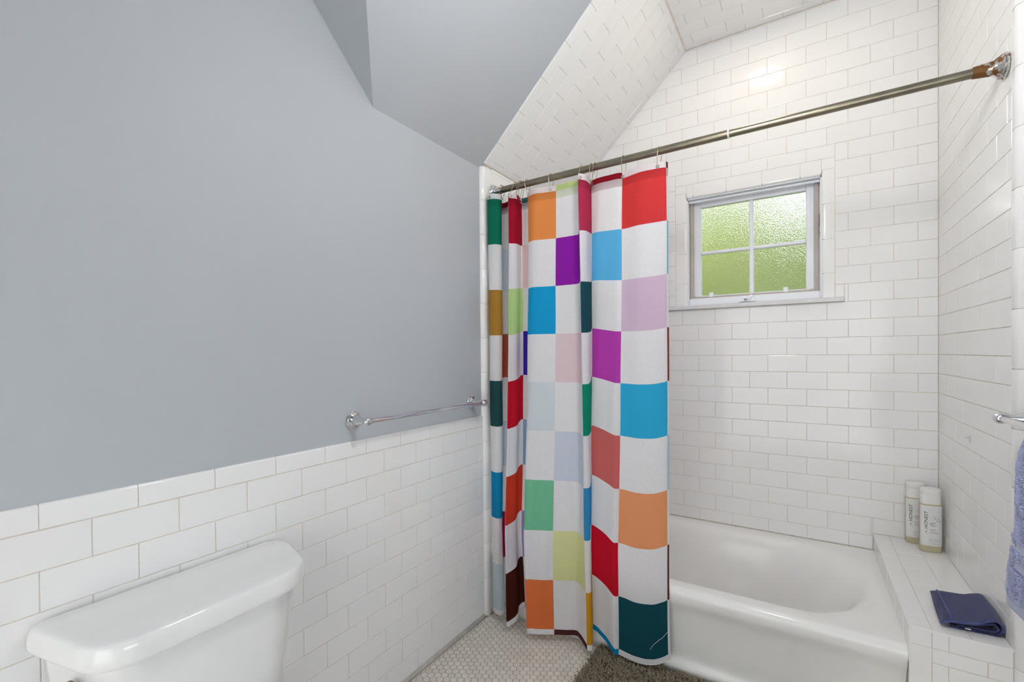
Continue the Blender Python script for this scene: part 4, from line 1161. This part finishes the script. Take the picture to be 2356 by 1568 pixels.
# ------------------------------------------------------------------ adhesive hook left on the right wall
def wall_hook():
    t = thing('adhesive_hook', 'tiny clear grey adhesive hook stuck on the right tile wall', 'hook', (XR-.0002, 2.074, .9016))
    mb = MB(); mb.bbox(-.0025, 0, -.009, .009, -.012, .012, .0010); mb.build('pad', M_clear, t)
    mb = MB(); mb.tube([(-.003, 0, .002), (-.010, 0, .001), (-.015, 0, .003)], [.0025, .002, .0018], 8); mb.build('peg', M_clear, t, smooth=True)
wall_hook()

# ------------------------------------------------------------------ lamps
def recessed(name, label, x, y, z, r, lens, trim):
    t = thing(name, label, 'light', (x, y, z))
    mb = MB(); mb.lathe([(r+.016, 0), (r+.016, -.003), (r+.010, -.005), (r+.002, -.004), (r, 0)], (0, 0, 0), (0, 0, 1), 40, False, False); mb.build('trim_ring', trim, t, angle=40)
    mb = MB(); mb.lathe([(r, -.0005), (r*.98, -.0015), (r*.5, -.002), (.0001, -.002)], (0, 0, 0), (0, 0, 1), 40, True, False); mb.build('lens', lens, t, smooth=True)
    return t
recessed('recessed_light', 'lit recessed light in the tiled ceiling over the tub', LX, LY, ZC-.0005, .075, M_lens, M_cap)
def pendant():
    """globe pendant above the picture, added out of view as fill light"""
    t = thing('fill_pendant_light', 'white globe pendant light hanging from the ceiling in front of the tub', 'light', (-.14, .97, ZC))
    mb = MB(); mb.lathe([(.06, 0), (.06, -.012), (.045, -.022), (.006, -.026)], (0, 0, 0), (0, 0, 1), 32, True, True); mb.build('canopy', M_chrome, t, angle=40)
    mb = MB(); mb.tube([(0, 0, -.02), (0, 0, -.51)], .006, 10); mb.build('stem', M_chrome, t, smooth=True)
    mb = MB(); mb.lathe([(.03, -.505), (.045, -.51), (.05, -.535)], (0, 0, 0), (0, 0, 1), 32); mb.build('fitter', M_chrome, t, angle=40)
    mb = MB(); mb.lathe([(max(.0005, .09*math.sin(math.pi*i/20)), -.61+.09*math.cos(math.pi*i/20)) for i in range(3, 21)], (0, 0, 0), (0, 0, 1), 40); mb.build('globe', M_lens2, t, smooth=True)
pendant()

# ------------------------------------------------------------------ outside: lawn and trees seen blurred through the frosted panes
lw = MB(); lw.add([(-30, 2.7, -2.6), (30, 2.7, -2.6), (30, 40, -1.2), (-30, 40, -1.2)], [(0,1,2,3)])
lawn = lw.build('lawn', M_lawn); tag(lawn, 'green lawn outside the shower window', 'lawn', kind='stuff')
def tree(x, y, z0, top, r, mat, label, seed):
    rr_ = random.Random(seed)
    t = thing('garden_tree', label, 'tree', (x, y, z0), 'trees outside the window')
    mb = MB(); mb.tube([(0, 0, 0), (.05, 0, (top-z0)*.4), (0, .05, (top-z0)*.75)], [.14, .11, .05], 10); mb.build('trunk', M_bark, t, smooth=True)
    lf = MB(); h = top-z0
    for _ in range(5200):
        while True:
            p = Vector((rr_.uniform(-1, 1), rr_.uniform(-1, 1), rr_.uniform(-1, 1)))
            if .35 < p.length < 1: break
        q = Vector((p.x*r, p.y*r, h*.62 + p.z*h*.38))
        a = Vector((rr_.gauss(0, 1), rr_.gauss(0, 1), rr_.gauss(0, 1))).normalized(); b = a.orthogonal().normalized(); s = rr_.uniform(.10, .2)
        c = a.cross(b)
        lf.add([q-b*s, q+c*s*.45+a*.02, q+b*s, q-c*s*.45+a*.02], [(0,1,2,3)])
    o = lf.build('foliage', mat, t); o['kind'] = 'stuff'
tree(-4.9, 10.2, -2.3, 6.2, 1.75, M_leaf, 'bright green tree left of the others outside the window', 1)
tree(-1.35, 9.6, -2.3, 5.4, 1.65, M_leaf, 'light green tree in the middle outside the window', 2)
tree(1.75, 9.2, -2.3, 7.0, 1.35, M_leafd, 'dark green tree on the right outside the window', 3)
def hedge():
    t = thing('hedge', 'clipped green hedge outside the shower window', 'hedge', (-.6, 5.6, -2.4))
    rr_ = random.Random(9); lf = MB()
    for _ in range(9000):
        q = Vector((rr_.uniform(-4, 4), rr_.uniform(-.45, .45), 0)); top = 4.72 + .12*math.sin(q.x*1.7) + .07*math.sin(q.x*5.1)
        q.z = top*(1 - rr_.random()**2*.6)
        a = Vector((rr_.gauss(0, 1), rr_.gauss(0, 1), rr_.gauss(0, 1))).normalized(); b = a.orthogonal().normalized(); s_ = rr_.uniform(.08, .14); c = a.cross(b)
        lf.add([q-b*s_, q+c*s_*.5+a*.02, q+b*s_, q-c*s_*.5+a*.02], [(0,1,2,3)])
    o = lf.build('foliage', M_leaf, t); o['kind'] = 'stuff'
    st = MB(); st.bbox(-4, 4, -.25, .25, 0, 4.45, .05); st.build('stems', M_leafd, t)
hedge()
